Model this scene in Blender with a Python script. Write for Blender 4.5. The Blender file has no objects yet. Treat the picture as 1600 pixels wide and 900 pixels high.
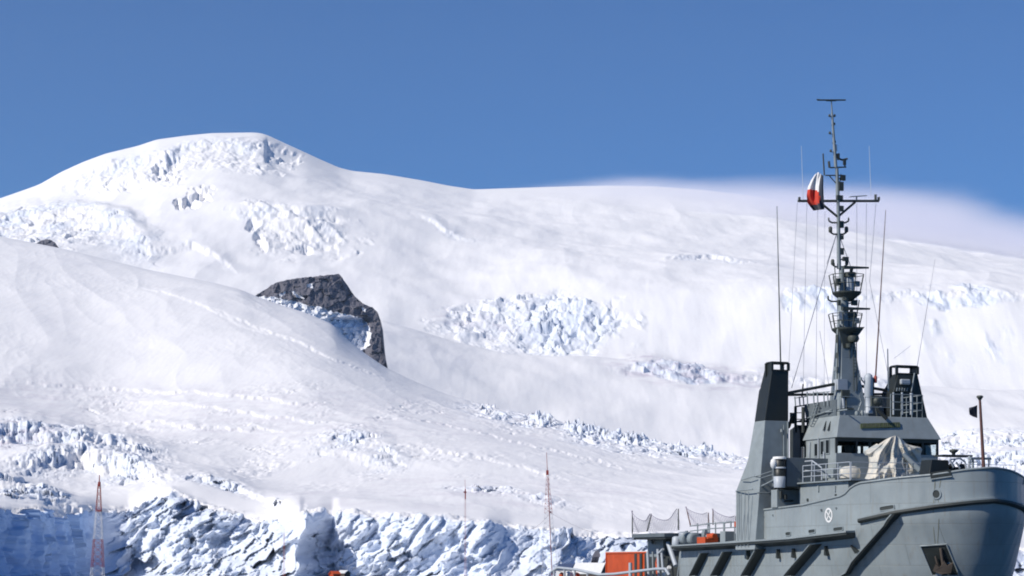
import bpy, bmesh, math, random
import numpy as np
from mathutils import Vector, Matrix
random.seed(7)
sc = bpy.context.scene
col = sc.collection
R = math.radians

# ------------------------------------------------------------------ camera, sky, sun
EYE = 3.5; FPX = 3600.0; HOR = 890.0
cam_d = bpy.data.cameras.new('camera'); cam = bpy.data.objects.new('camera', cam_d); col.objects.link(cam)
cam.location = (0, 0, EYE); cam.rotation_euler = (R(90), 0, 0)
cam_d.sensor_width = 36; cam_d.lens = 36*FPX/1600; cam_d.shift_y = (HOR-450)/1600
cam_d.clip_start = 0.5; cam_d.clip_end = 80000
sc.camera = cam
SUN_AZ = R(60)      # degrees left of straight behind the camera
SUN_EL = R(39)
to_sun = Vector((-math.sin(SUN_AZ)*math.cos(SUN_EL), -math.cos(SUN_AZ)*math.cos(SUN_EL), math.sin(SUN_EL)))
w = bpy.data.worlds.new('World'); sc.world = w; w.use_nodes = True
nt = w.node_tree; bg = nt.nodes['Background']
sky = nt.nodes.new('ShaderNodeTexSky'); sky.sky_type = 'NISHITA'; sky.sun_disc = False
sky.sun_elevation = SUN_EL; sky.sun_rotation = math.atan2(to_sun.x, to_sun.y)
sky.altitude = 2500; sky.air_density = 1.0; sky.dust_density = 0.0; sky.ozone_density = 3.0
tint = nt.nodes.new('ShaderNodeMix'); tint.data_type = 'RGBA'; tint.blend_type = 'MULTIPLY'
tint.inputs[0].default_value = 1.0; tint.inputs[7].default_value = (0.31, 0.63, 0.98, 1)
nt.links.new(sky.outputs[0], tint.inputs[6]); nt.links.new(tint.outputs[2], bg.inputs[0])
bg.inputs[1].default_value = 0.088
sd = bpy.data.lights.new('sun', 'SUN'); so = bpy.data.objects.new('sun', sd); col.objects.link(so)
sd.energy = 4.2; sd.angle = R(0.53); sd.color = (1.0, 0.94, 0.865)
so.rotation_euler = to_sun.to_track_quat('Z', 'Y').to_euler()
sc.view_settings.view_transform = 'Standard'; sc.view_settings.look = 'None'
sc.view_settings.exposure = 0.10; sc.view_settings.gamma = 1.0
sc.render.filter_size = 1.9
try: sc.cycles.filter_width = 1.9
except Exception: pass
sc.cycles.max_bounces = 6; sc.cycles.transparent_max_bounces = 12

# ------------------------------------------------------------------ materials
def new_mat(name):
    m = bpy.data.materials.new(name); m.use_nodes = True
    return m, m.node_tree, m.node_tree.nodes['Principled BSDF']
def N(t, typ, **kw):
    n = t.nodes.new(typ)
    for k, v in kw.items(): setattr(n, k, v)
    return n
def noise(t, scale, detail=4, rough=.55, vec=None, dist=0):
    n = N(t, 'ShaderNodeTexNoise'); n.inputs['Scale'].default_value = scale
    n.inputs['Detail'].default_value = detail; n.inputs['Roughness'].default_value = rough
    n.inputs['Distortion'].default_value = dist
    if vec: t.links.new(vec, n.inputs['Vector'])
    return n
def ramp(t, fac, stops):
    r = N(t, 'ShaderNodeValToRGB'); e = r.color_ramp.elements
    while len(e) < len(stops): e.new(0.5)
    for el, (p, c) in zip(e, stops):
        el.position = p; el.color = (c, c, c, 1) if isinstance(c, (int, float)) else (*c, 1)
    t.links.new(fac, r.inputs[0]); return r
def mixc(t, fac, a, b, mode='MIX'):
    n = N(t, 'ShaderNodeMix', data_type='RGBA', blend_type=mode)
    for s, v in ((0, fac), (6, a), (7, b)):
        if hasattr(v, 'links'): t.links.new(v, n.inputs[s])
        elif isinstance(v, (int, float)): n.inputs[s].default_value = v
        else: n.inputs[s].default_value = (*v, 1)
    return n.outputs[2]
def mapping(t, scale, src='Object'):
    tc = N(t, 'ShaderNodeTexCoord'); mp = N(t, 'ShaderNodeMapping')
    mp.inputs['Scale'].default_value = scale; t.links.new(tc.outputs[src], mp.inputs[0]); return mp.outputs[0]

def paint(name, c, rough=.42, var=.16, streak=.25, metal=0.0, scale=1.2, plates=False):
    m, t, b = new_mat(name)
    v1 = mapping(t, (1, 1, 1)); v2 = mapping(t, (3.0, 3.0, .22))
    n1 = noise(t, scale, 5, .6, v1); n2 = noise(t, 1.6, 4, .6, v2)
    d = tuple(x*(1-var) for x in c); l = tuple(min(1, x*(1+var)) for x in c)
    base = mixc(t, ramp(t, n1.outputs[0], [(.3, 0.), (.7, 1.)]).outputs[0], d, l)
    st = ramp(t, n2.outputs[0], [(.56, 0.), (.78, 1.)]).outputs[0]
    mm = N(t, 'ShaderNodeMath', operation='MULTIPLY'); t.links.new(st, mm.inputs[0]); mm.inputs[1].default_value = streak
    rustc = (c[0]*.75+.03, c[1]*.62+.012, c[2]*.5)
    base = mixc(t, mm.outputs[0], base, rustc)
    t.links.new(base, b.inputs['Base Color'])
    b.inputs['Metallic'].default_value = metal
    rr = ramp(t, n1.outputs[0], [(.2, rough-.08), (.8, rough+.12)]); t.links.new(rr.outputs[0], b.inputs['Roughness'])
    bp = N(t, 'ShaderNodeBump'); bp.inputs['Strength'].default_value = .12; bp.inputs['Distance'].default_value = .05
    nb = noise(t, .9, 3, .5, v1); t.links.new(nb.outputs[0], bp.inputs['Height']); t.links.new(bp.outputs[0], b.inputs['Normal'])
    if plates:                                         # welded plating: seams and slight dishing between frames
        tc = N(t, 'ShaderNodeTexCoord'); sp = N(t, 'ShaderNodeSeparateXYZ'); cb = N(t, 'ShaderNodeCombineXYZ')
        t.links.new(tc.outputs['Object'], sp.inputs[0]); t.links.new(sp.outputs[0], cb.inputs[0]); t.links.new(sp.outputs[2], cb.inputs[1])
        br = N(t, 'ShaderNodeTexBrick'); t.links.new(cb.outputs[0], br.inputs['Vector']); br.inputs['Scale'].default_value = 1.0
        br.inputs['Brick Width'].default_value = 3.4; br.inputs['Row Height'].default_value = 1.25; br.inputs['Mortar Size'].default_value = .018; br.inputs['Mortar Smooth'].default_value = .6
        bq = N(t, 'ShaderNodeBump'); bq.inputs['Strength'].default_value = .5; bq.inputs['Distance'].default_value = .03; bq.invert = True
        t.links.new(br.outputs['Fac'], bq.inputs['Height']); t.links.new(bp.outputs[0], bq.inputs['Normal']); t.links.new(bq.outputs[0], b.inputs['Normal'])
        wv_ = N(t, 'ShaderNodeTexWave'); wv_.inputs['Scale'].default_value = .55; wv_.inputs['Distortion'].default_value = .6; t.links.new(tc.outputs['Object'], wv_.inputs['Vector'])
        b3 = N(t, 'ShaderNodeBump'); b3.inputs['Strength'].default_value = .25; b3.inputs['Distance'].default_value = .05; t.links.new(wv_.outputs['Fac'], b3.inputs['Height']); t.links.new(bq.outputs[0], b3.inputs['Normal']); t.links.new(b3.outputs[0], b.inputs['Normal'])
        b2 = mixc(t, br.outputs['Fac'], base, (c[0]*.8, c[1]*.78, c[2]*.74)); t.links.new(b2, b.inputs['Base Color'])
    return m

M = {}
M['hull'] = paint('hull_paint', (.275, .315, .325), .38, .13, .6, scale=.45, plates=True)
M['house'] = paint('house_paint', (.275, .313, .322), .45, .12, .45)
M['deckgrey'] = paint('deck_grey', (.12, .145, .16), .6)
M['black'] = paint('black_paint', (.018, .022, .02), .45, .2, .12)
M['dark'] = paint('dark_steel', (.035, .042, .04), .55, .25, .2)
M['mast'] = paint('mast_paint', (.25, .29, .305), .5, .12, .2)
M['mastdark'] = paint('mast_dark_fittings', (.06, .07, .062), .55, .2, .2)
M['light'] = paint('light_grey', (.42, .46, .50), .45, .08, .1)
M['white'] = paint('white_paint', (.78, .78, .76), .45, .05, .1)
M['orange'] = paint('orange_paint', (.52, .078, .016), .5, .14, .35)
M['red'] = paint('red_paint', (.34, .055, .04), .5, .15, .2)
M['towerwhite'] = paint('tower_white', (.72, .72, .74), .5, .05, .1)
M['olive'] = paint('olive_board', (.085, .105, .045), .6, .15, .1)
M['brass'] = paint('dull_brass', (.125, .13, .085), .5, .1, .1)
M['rustpole'] = paint('rusty_brown_pole', (.12, .055, .045), .6, .2, .4)
M['rope'] = paint('rope', (.28, .29, .33), .8, .1, 0)
M['whitewire'] = paint('pale_whip', (.62, .68, .76), .5, .05, 0)
M['net'] = paint('net_cord', (.36, .34, .42), .8, .1, 0)
M['anchor'] = paint('anchor_iron', (.085, .065, .05), .7, .3, .4)
M['brown'] = paint('brown_wood', (.10, .07, .05), .7, .2, 0)
M['navy'] = paint('dark_blue_roof', (.05, .075, .15), .6, .1, 0)
M['rust'] = paint('rust_streak', (.20, .20, .14), .6, .2, 0)
def mk_glass():
    m, t, b = new_mat('window_glass')
    b.inputs['Base Color'].default_value = (.65, .75, .75, 1); b.inputs['Roughness'].default_value = .03
    b.inputs['Transmission Weight'].default_value = 1.0; b.inputs['IOR'].default_value = 1.08
    return m
M['glass'] = mk_glass()
def mk_darkglass():
    m, t, b = new_mat('dark_window_glass')
    b.inputs['Base Color'].default_value = (.012, .016, .018, 1); b.inputs['Roughness'].default_value = .12
    return m
M['darkglass'] = mk_darkglass()
def mk_canvas():
    m, t, b = new_mat('canvas')
    v = mapping(t, (1, 1, 1)); n = noise(t, 1.3, 5, .6, v, .5)
    r = ramp(t, n.outputs[0], [(.35, (.36, .40, .40)), (.55, (.62, .58, .50)), (.75, (.70, .66, .56))])
    t.links.new(r.outputs[0], b.inputs['Base Color']); b.inputs['Roughness'].default_value = .85
    bp = N(t, 'ShaderNodeBump'); bp.inputs['Strength'].default_value = .5; bp.inputs['Distance'].default_value = .08
    n2 = noise(t, 3.5, 4, .6, v, .8); t.links.new(n2.outputs[0], bp.inputs['Height']); t.links.new(bp.outputs[0], b.inputs['Normal'])
    return m
M['canvas'] = mk_canvas()
def mk_cloth(name, c, tr=.3):
    m, t, b = new_mat(name)
    b.inputs['Base Color'].default_value = (*c, 1); b.inputs['Roughness'].default_value = .8
    b.inputs['Sheen Weight'].default_value = .2
    return m
M['fwhite'] = mk_cloth('flag_white', (.80, .80, .80)); M['fred'] = mk_cloth('flag_red', (.62, .045, .02)); M['fblue_shade'] = mk_cloth('flag_blue_shade', (.02, .03, .05))
M['fblack'] = mk_cloth('jack_dark', (.02, .022, .035))

def mk_snow(name, s, far=False):
    m, t, b = new_mat(name)
    geo = N(t, 'ShaderNodeNewGeometry'); pos = geo.outputs['Position']
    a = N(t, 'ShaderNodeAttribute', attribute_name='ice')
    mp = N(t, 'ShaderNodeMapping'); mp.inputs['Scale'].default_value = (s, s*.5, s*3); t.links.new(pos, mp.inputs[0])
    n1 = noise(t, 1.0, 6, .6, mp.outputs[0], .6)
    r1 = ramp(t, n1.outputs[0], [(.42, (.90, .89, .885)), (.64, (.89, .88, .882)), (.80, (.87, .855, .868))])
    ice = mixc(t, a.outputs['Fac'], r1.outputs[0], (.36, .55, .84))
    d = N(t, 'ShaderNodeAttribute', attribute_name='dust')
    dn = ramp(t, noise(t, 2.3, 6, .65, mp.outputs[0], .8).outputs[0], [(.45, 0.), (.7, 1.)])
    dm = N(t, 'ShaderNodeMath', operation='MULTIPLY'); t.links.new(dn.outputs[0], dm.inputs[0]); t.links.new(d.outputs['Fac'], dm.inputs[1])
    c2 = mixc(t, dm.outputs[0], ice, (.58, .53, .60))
    t.links.new(c2, b.inputs['Base Color'])
    b.inputs['Roughness'].default_value = .75; b.inputs['Specular IOR Level'].default_value = .2
    bp = N(t, 'ShaderNodeBump'); bp.inputs['Strength'].default_value = .5; bp.inputs['Distance'].default_value = (1.2 if far else .5)
    mp2 = N(t, 'ShaderNodeMapping'); mp2.inputs['Scale'].default_value = (s*6, s*4, s*12); t.links.new(pos, mp2.inputs[0])
    n2 = noise(t, 1.0, 6, .62, mp2.outputs[0], .3); t.links.new(n2.outputs[0], bp.inputs['Height']); t.links.new(bp.outputs[0], b.inputs['Normal'])
    return m
M['snow'] = mk_snow('glacier_snow', .02); M['snowfar'] = mk_snow('mountain_snow', .008, True)
def mk_rock():
    m, t, b = new_mat('dark_rock')
    geo = N(t, 'ShaderNodeNewGeometry'); pos = geo.outputs['Position']
    mp = N(t, 'ShaderNodeMapping'); mp.inputs['Scale'].default_value = (.05, .02, .02); mp.inputs['Rotation'].default_value = (0, .5, 0); t.links.new(pos, mp.inputs[0])
    n = noise(t, 1., 8, .7, mp.outputs[0], .6)
    r = ramp(t, n.outputs[0], [(.25, (.115, .112, .135)), (.5, (.13, .126, .15)), (.8, (.145, .14, .165)), (.95, (.19, .19, .21))])
    sn = N(t, 'ShaderNodeAttribute', attribute_name='snow'); ic = N(t, 'ShaderNodeAttribute', attribute_name='ice')
    c = mixc(t, sn.outputs['Fac'], r.outputs[0], (.84, .86, .90)); c = mixc(t, ic.outputs['Fac'], c, (.50, .68, .88))
    t.links.new(c, b.inputs['Base Color']); b.inputs['Roughness'].default_value = .85
    bp = N(t, 'ShaderNodeBump'); bp.inputs['Strength'].default_value = .45; bp.inputs['Distance'].default_value = 1.6
    n2 = noise(t, 2.5, 8, .7, mp.outputs[0], .5); t.links.new(n2.outputs[0], bp.inputs['Height']); t.links.new(bp.outputs[0], b.inputs['Normal'])
    return m
M['rock'] = mk_rock()
def mk_water():
    m, t, b = new_mat('sea_water')
    b.inputs['Base Color'].default_value = (.012, .035, .055, 1); b.inputs['Roughness'].default_value = .12
    v = mapping(t, (1, 1, 1)); n = noise(t, .35, 6, .6, v)
    bp = N(t, 'ShaderNodeBump'); bp.inputs['Strength'].default_value = .6; bp.inputs['Distance'].default_value = .5
    t.links.new(n.outputs[0], bp.inputs['Height']); t.links.new(bp.outputs[0], b.inputs['Normal'])
    return m
M['water'] = mk_water()

# ------------------------------------------------------------------ numpy noise
def _h(ix, iy, seed):
    n = (ix.astype(np.int64)*374761393 + iy.astype(np.int64)*668265263 + seed*974711) & 0xffffffff
    n = ((n ^ (n >> 13))*1274126177) & 0xffffffff
    n = (n ^ (n >> 16)) & 0xffffffff
    return n/4294967295.0
def vn(x, y, seed=0):
    ix = np.floor(x); iy = np.floor(y); fx = x-ix; fy = y-iy
    ang = lambda a, b: _h(a, b, seed)*2*np.pi
    def g(a, b, dx, dy):
        t = ang(a, b); return np.cos(t)*dx+np.sin(t)*dy
    u = fx*fx*fx*(fx*(fx*6-15)+10); v = fy*fy*fy*(fy*(fy*6-15)+10)
    a = g(ix, iy, fx, fy); b = g(ix+1, iy, fx-1, fy); c = g(ix, iy+1, fx, fy-1); d = g(ix+1, iy+1, fx-1, fy-1)
    return ((a+(b-a)*u)*(1-v)+(c+(d-c)*u)*v)*1.5
def fbm(x, y, o=4, seed=0, gain=.5):
    s = 0; a = 1; t = 0
    for i in range(o):
        s = s+a*vn(x, y, seed+i*17); t += a; a *= gain; x = x*2.03+5.1; y = y*2.03+1.7
    return s/t*1.3
def ridged(x, y, o=4, seed=0):
    s = 0; a = 1; t = 0
    for i in range(o):
        n = 1-np.abs(vn(x, y, seed+i*31))*1.6; s = s+a*n*n; t += a; a *= .5; x = x*2.1+3.3; y = y*2.1+7.7
    return s/t
def cells(x, y, seed=0):
    """distance to the two nearest feature points and the nearest cell's random value"""
    ix = np.floor(x); iy = np.floor(y)
    f1 = np.full(x.shape, 9.); f2 = np.full(x.shape, 9.); cid = np.zeros(x.shape)
    for dx in (-1, 0, 1):
        for dy in (-1, 0, 1):
            cx = ix+dx; cy = iy+dy
            d = np.hypot(cx+_h(cx, cy, seed)-x, cy+_h(cx, cy, seed+1)-y); v = _h(cx, cy, seed+2)
            n = d < f1
            f2 = np.where(n, f1, np.minimum(f2, d)); cid = np.where(n, v, cid); f1 = np.where(n, d, f1)
    return f1, f2, cid
def facets(x, y, seed=0, tilt=1.0):
    """broken faces: every cell has its own height and its own tilt"""
    ix = np.floor(x); iy = np.floor(y)
    f1 = np.full(x.shape, 9.); val = np.zeros(x.shape)
    for dx in (-1, 0, 1):
        for dy in (-1, 0, 1):
            cx = ix+dx; cy = iy+dy
            ax = x-cx-_h(cx, cy, seed); ay = y-cy-_h(cx, cy, seed+1); d = np.abs(ax)+np.abs(ay)*.9
            v = (_h(cx, cy, seed+2)-.5)+tilt*((_h(cx, cy, seed+3)-.5)*ax+(_h(cx, cy, seed+4)-.5)*ay)*2
            n = d < f1; val = np.where(n, v, val); f1 = np.where(n, d, f1)
    return val
def on(mask, fn, *arrs):
    """evaluate a costly noise only where its mask is not zero"""
    i = np.abs(mask) > 1e-3; out = np.zeros(mask.shape); out[i] = fn(*[a[i] for a in arrs]); return out
def sst(a, b, x):
    t = np.clip((x-a)/(b-a), 0, 1); return t*t*(3-2*t)
def cur(px, pts):
    xs, ys = zip(*pts); return np.interp(px, xs, ys)
def smooth1(a, k):
    if k < 1: return a
    ker = np.hanning(2*k+3)[1:-1]; ker /= ker.sum()
    return np.convolve(np.pad(a, k, mode='edge'), ker, 'valid')
def blob(px, py, cx, cy, rx, ry, rot=0, soft=.35):
    c, s = math.cos(R(rot)), math.sin(R(rot)); dx = px-cx; dy = py-cy
    d = np.sqrt(((dx*c+dy*s)/rx)**2+((-dx*s+dy*c)/ry)**2)
    return 1-sst(1-soft, 1+soft, d)
def ragged(m, X, Y, sc_, seed, lo=.22, hi=.95, amp=.7):
    """break up the border of a soft mask"""
    return sst(lo, hi, m+amp*fbm(X/sc_, Y/(sc_*1.8), 4, seed)*sst(0, .25, m))*sst(0, .2, m)
def inpoly(px, py, poly):
    r = np.zeros(px.shape, bool); n = len(poly)
    for i in range(n):
        x1, y1 = poly[i]; x2, y2 = poly[(i+1) % n]
        if y1 == y2: continue
        c = ((y1 > py) != (y2 > py)) & (px < (x2-x1)*(py-y1)/(y2-y1)+x1); r ^= c
    return r

def grid_obj(name, P, mat, attrs=None, kind='structure'):
    nr, nc, _ = P.shape
    me = bpy.data.meshes.new(name)
    me.vertices.add(nr*nc); me.vertices.foreach_set('co', P.reshape(-1).astype(np.float32))
    i = np.arange(nr*nc).reshape(nr, nc)
    q = np.stack([i[:-1, :-1], i[:-1, 1:], i[1:, 1:], i[1:, :-1]], -1).reshape(-1, 4)
    nf = len(q)
    me.loops.add(nf*4); me.loops.foreach_set('vertex_index', q.reshape(-1).astype(np.int32))
    me.polygons.add(nf); me.polygons.foreach_set('loop_start', (np.arange(nf)*4).astype(np.int32))
    me.polygons.foreach_set('loop_total', np.full(nf, 4, np.int32))
    me.polygons.foreach_set('use_smooth', np.ones(nf, bool))
    me.update(calc_edges=True)
    for k, v in (attrs or {}).items():
        at = me.attributes.new(k, 'FLOAT', 'POINT'); at.data.foreach_set('value', v.reshape(-1).astype(np.float32))
    me.materials.append(mat)
    o = bpy.data.objects.new(name, me); col.objects.link(o)
    if kind: o['kind'] = kind
    return o

def hermite_rows(Ks, rows, crests=()):
    """Ks: list of (Y[nc], Z[nc]); rows[i] samples between K[i] and K[i+1]; limited tangents, smooth in Y"""
    Y = np.array([k[0] for k in Ks]); Z = np.array([k[1] for k in Ks])
    dY = np.diff(Y, axis=0); dZ = np.diff(Z, axis=0); sl = dZ/dY
    m = np.zeros_like(Z); m[0] = sl[0]; m[-1] = sl[-1]
    a, b = sl[:-1], sl[1:]
    m[1:-1] = np.where(a*b > 0, 2*a*b/(a+b+1e-9), 0)
    oy, oz, seg = [], [], []
    for i, r in enumerate(rows):
        t = (np.arange(r)/r)[:, None]
        if i == len(rows)-1: t = np.linspace(0, 1, r)[:, None]
        h = dY[i]; m0, m1 = m[i], m[i+1]
        if i+1 in crests: m1 = (Z[i+1]-EYE)/Y[i+1]*1.15      # a crest is seen where the slope meets the line of sight
        if i in crests: m0 = m0*0-.05
        y = Y[i]+t*h
        z = (2*t**3-3*t**2+1)*Z[i]+(t**3-2*t**2+t)*h*m0+(-2*t**3+3*t**2)*Z[i+1]+(t**3-t**2)*h*m1
        oy.append(y); oz.append(z); seg.append(i+t+0*y)
    return np.vstack(oy), np.vstack(oz), np.vstack(seg)
def Zof(py, Y): return EYE+(HOR-py)/FPX*Y
def pyof(Y, Z): return HOR-(Z-EYE)*FPX/Y

fine = np.arange(-260, 1861, 1.5)
lx = -260-np.cumsum(np.geomspace(4, 500, 34)); rx = 1860+np.cumsum(np.geomspace(4, 500, 34))
PX = np.concatenate([lx[::-1], fine, rx])
nc = len(PX)

# ------------------------------------------------------------------ sea
bm = bmesh.new()
vs = [bm.verts.new(v) for v in ((-60000, -60000, 0), (60000, -60000, 0), (60000, 60000, 0), (-60000, 60000, 0))]
bm.faces.new(vs); me = bpy.data.meshes.new('sea'); bm.to_mesh(me); bm.free(); me.materials.append(M['water'])
o = bpy.data.objects.new('sea', me); col.objects.link(o); o['kind'] = 'structure'

# ------------------------------------------------------------------ near glacier with its ice cliff
def step(px, py, poly, h, rise, fade, x0, x1, tx=25, rough=6, seed=0):
    """an ice step: surface above (upslope of) the polyline stands h metres higher, dying out over 'fade' pixels"""
    line0 = cur(px, poly)+fbm(px/55., px*0, 3, seed)*rough
    line = line0+fbm(px/11., py/6., 3, seed+5)*rough*.7
    d = line-py; d0 = line0-py                             # >0 upslope of the lip
    up = sst(-rise, 0, d)*(1-sst(0, fade, d0))
    return h*up*sst(x0-tx, x0+tx, px)*(1-sst(x1-tx, x1+tx, px)), np.exp(-((d+rise*.5)/(rise*.9))**2)*sst(x0-tx, x0+tx, px)*(1-sst(x1-tx, x1+tx, px))

sky1 = smooth1(cur(PX, [(-6000, 420), (-1500, 300), (-260, 335), (0, 369), (100, 389), (230, 421), (330, 441), (375, 452), (400, 463), (440, 477), (475, 488), (500, 498), (520, 507), (545, 532), (570, 552),
    (604, 575), (650, 597), (700, 617), (780, 640), (850, 655), (900, 668), (960, 682), (1000, 691), (1080, 705), (1160, 718), (1300, 728), (1450, 700), (1520, 682), (1600, 676), (1860, 660), (3000, 690), (8000, 760)]), 9)
sky1Y = cur(PX, [(-6000, 3500), (0, 3900), (400, 3300), (604, 3000), (850, 2600), (1160, 2300), (1600, 2100), (1860, 2100), (8000, 2400)])
sky1Y = smooth1(sky1Y, 90)
sky1r = sky1-smooth1(sky1, 85); sky1 = sky1-sky1r
cliffY = smooth1(cur(PX, [(-6000, 700), (-260, 800), (-60, 860), (0, 890), (60, 930), (110, 985), (150, 1020), (200, 1015), (300, 975), (400, 945), (458, 930), (468, 928), (476, 950), (520, 985), (530, 965), (560, 955),
    (700, 930), (860, 905), (900, 915), (925, 925), (960, 915), (1200, 900), (1600, 890), (1860, 880), (8000, 800)]), 2)
run = smooth1(cur(PX, [(-260, 12), (0, 12), (130, 16), (170, 60), (230, 100), (420, 80), (458, 30), (500, 14), (530, 20), (760, 26), (800, 60), (980, 70), (1300, 80), (1860, 90)]), 6)
top = smooth1(cur(PX, [(-6000, 820), (-260, 800), (0, 798), (60, 799), (110, 806), (135, 802), (160, 800), (200, 797), (235, 778), (268, 768), (300, 785), (340, 798), (400, 812), (455, 815), (478, 801), (540, 802), (640, 806), (700, 810),
    (760, 817), (830, 826), (940, 836), (1060, 838), (1300, 836), (1560, 850), (1600, 860), (1860, 850), (8000, 830)]), 2)
topr = top-smooth1(top, 45); top = top-topr
Yt = cliffY+run
def mid(pts): return smooth1(cur(PX, pts), 45)
pA = mid([(-6000, 770), (-260, 765), (0, 756), (100, 765), (200, 745), (300, 730), (420, 760), (600, 775), (760, 785), (900, 795), (1100, 800), (1400, 800), (1860, 790), (8000, 800)])
pB = mid([(-6000, 720), (-260, 712), (0, 700), (150, 706), (300, 716), (420, 740), (600, 745), (760, 752), (900, 760), (1100, 770), (1400, 765), (1860, 745), (8000, 790)])
pC = mid([(-6000, 660), (-260, 630), (0, 640), (150, 660), (300, 660), (420, 675), (600, 690), (760, 705), (900, 725), (1100, 748), (1400, 740), (1860, 715), (8000, 780)])
Ys = smooth1(Yt, 60)
f = lambda k: Ys+(sky1Y-Ys)*k+40
Ks = [(cliffY*0+600, cliffY*0-1.5), (cliffY-60, cliffY*0+.2), (cliffY, cliffY*0+.4), (Yt, Zof(top, Yt)), (f(.06), Zof(pA, f(.06))), (f(.16), Zof(pB, f(.16))), (f(.34), Zof(pC, f(.34))),
      (sky1Y, Zof(sky1, sky1Y)), (sky1Y+500, Zof(sky1, sky1Y)-170), (sky1Y+900, Zof(sky1, sky1Y)*.2)]
Y, Z, seg = hermite_rows(Ks, [6, 6, 110, 90, 60, 70, 300, 10, 6], (7,))
pxg = np.broadcast_to(PX, Y.shape)
X = (pxg-800)/FPX*Y
py = pyof(Y, Z)
# broad rolling
Z = Z-sky1r/FPX*Y*sst(6.45, 6.97, seg)
Z = Z-topr/FPX*Y*sst(2.1, 3.0, seg)*(1-sst(3.0, 3.35, seg))
face = sst(2, 2.06, seg)*(1-sst(2.94, 3.0, seg))          # the ice face
upm = sst(3.0, 3.3, seg)
Z = Z+upm*(fbm(X/260., Y/420., 3, 3)*5.0*sst(3.2, 4.5, seg)*(1-sst(6.8, 7, seg))+fbm(X/70., Y/120., 3, 8)*1.0*(1-sst(6.9, 7, seg)))
ice = face*(.34+.5*(1-sst(120, 170, pxg))); rough = np.zeros_like(Y)  # blue ice; extra blue on the left wall paints its shade deeper
S1 = [([(-260, 672), (-20, 676), (40, 680), (95, 684), (130, 694), (200, 704), (320, 716), (360, 724)], 8.0, 15, 45, -300, 240, 6, 1),
      ([(-260, 700), (20, 712), (60, 718), (130, 712), (150, 722), (200, 729), (240, 738)], 10.0, 20, 30, 30, 240, 6, 2),
      ([(-100, 752), (0, 758), (30, 762), (80, 774), (120, 792), (150, 800)], 3.5, 14, 25, -100, 130, 4, 3),
      ([(480, 690), (560, 690), (600, 697), (620, 712)], 3.5, 14, 30, 500, 610, 4, 4),
      ([(500, 708), (560, 716), (610, 722)], 2.5, 9, 20, 500, 600, 3, 5),
      ([(300, 742), (340, 752), (400, 775), (450, 790)], 2.0, 7, 30, 300, 440, 3, 6),
      ([(700, 757), (760, 762), (830, 775), (900, 792)], 1.6, 6, 20, 720, 870, 3, 7),
      ([(1400, 700), (1480, 690), (1560, 690), (1700, 680)], 7., 16, 35, 1430, 1860, 6, 8),
      ([(1400, 735), (1480, 722), (1560, 726), (1700, 716)], 5., 14, 30, 1430, 1860, 6, 9),
      ([(700, 622), (760, 640), (830, 657), (880, 668), (940, 682), (1010, 694), (1100, 708), (1300, 722)], 2.2, 11, 14, 735, 1200, 5, 10)]
for poly, h, rise, fade, x0, x1, rg, sd_ in S1:
    dz, mk = step(pxg, py, poly, h, rise, fade, x0, x1, min(60, (x1-x0)*.45), rg, sd_)
    Z = Z+dz; rough = np.maximum(rough, mk)
rough = rough*upm*(1-sst(7.0, 7.1, seg))
for poly, h, rise, fade, x0, x1, rg, sd_ in (([(-60, 590), (120, 600), (300, 612), (520, 640)], 1.3, 3, 14, 40, 480, 5, 31), ([(100, 622), (260, 628), (420, 650), (560, 672)], 1.1, 3, 12, 130, 540, 5, 32), ([(560, 640), (700, 664), (860, 700), (1000, 730)], 1.0, 3, 16, 600, 980, 4, 33),
      ([(330, 480), (420, 512), (520, 560), (620, 600)], 1.6, 5, 30, 340, 600, 4, 34), ([(160, 655), (300, 662), (470, 678)], 1.2, 3, 10, 180, 450, 6, 35), ([(620, 700), (760, 716), (900, 750)], .9, 3, 12, 640, 880, 4, 36), ([(200, 440), (300, 470), (420, 520)], 1.2, 4, 25, 220, 400, 3, 37)):
    dz, mk = step(pxg, py, poly, h, rise, fade, x0, x1, min(60, (x1-x0)*.45), rg, sd_); Z = Z+dz*(1-sst(6.9, 7, seg))
# broken blocks on the steps, in metres
rough = rough*sst(-.35, .25, fbm(X/45., Y/80., 3, 55))
def blocks(X, Y):
    f1, f2, cid = cells(X/13.+fbm(X/20., Y/40., 2, 40)*.6, Y/34., 50)
    gid = facets(X/5.+fbm(X/9., Y/20., 2, 41)*.5, Y/14., 51)
    return (cid-.5)*5.5+gid*1.8-sst(.14, 0, f2-f1)*2.0+fbm(X/6., Y/16., 3, 60)*1.2
Z = Z+rough*on(rough, blocks, X, Y)
ice = np.maximum(ice, rough*.3)
Y = Y-rough*on(rough, lambda X, Y, Z: facets(X/13., Z/7.+Y/60., 57, 1.3)*6+facets(X/5., Z/3.+Y/25., 58, 1.2)*2, X, Y, Z)
# wind-scoured small crevasses over the lower field
scour = sst(3.3, 4.2, seg)*(1-sst(6.3, 6.8, seg))*blob(pxg, py, 420, 680, 760, 75)*sst(-.1, .45, fbm(pxg/120., py/22., 3, 71))
Z = Z+scour*on(scour, lambda X, Y: -sst(.72, .95, ridged(X/34., Y/95., 4, 72))*2.6+fbm(X/7., Y/22., 3, 73)*.9, X, Y)
sas = sst(3.15, 3.6, seg)*(1-sst(6.9, 7, seg))
Z = Z+sas*on(sas, lambda X, Y: (ridged((X*.97+Y*.24)/110., (Y*.97-X*.24)/700., 2, 75)-.5)*1.7+(ridged((X*.97+Y*.24)/17., (Y*.97-X*.24)/110., 2, 76)-.5)*.4*sst(-.2, .4, fbm(X/150., Y/300., 2, 77))+fbm(X/6., Y/40., 3, 78)*.16, X, Y)
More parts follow.
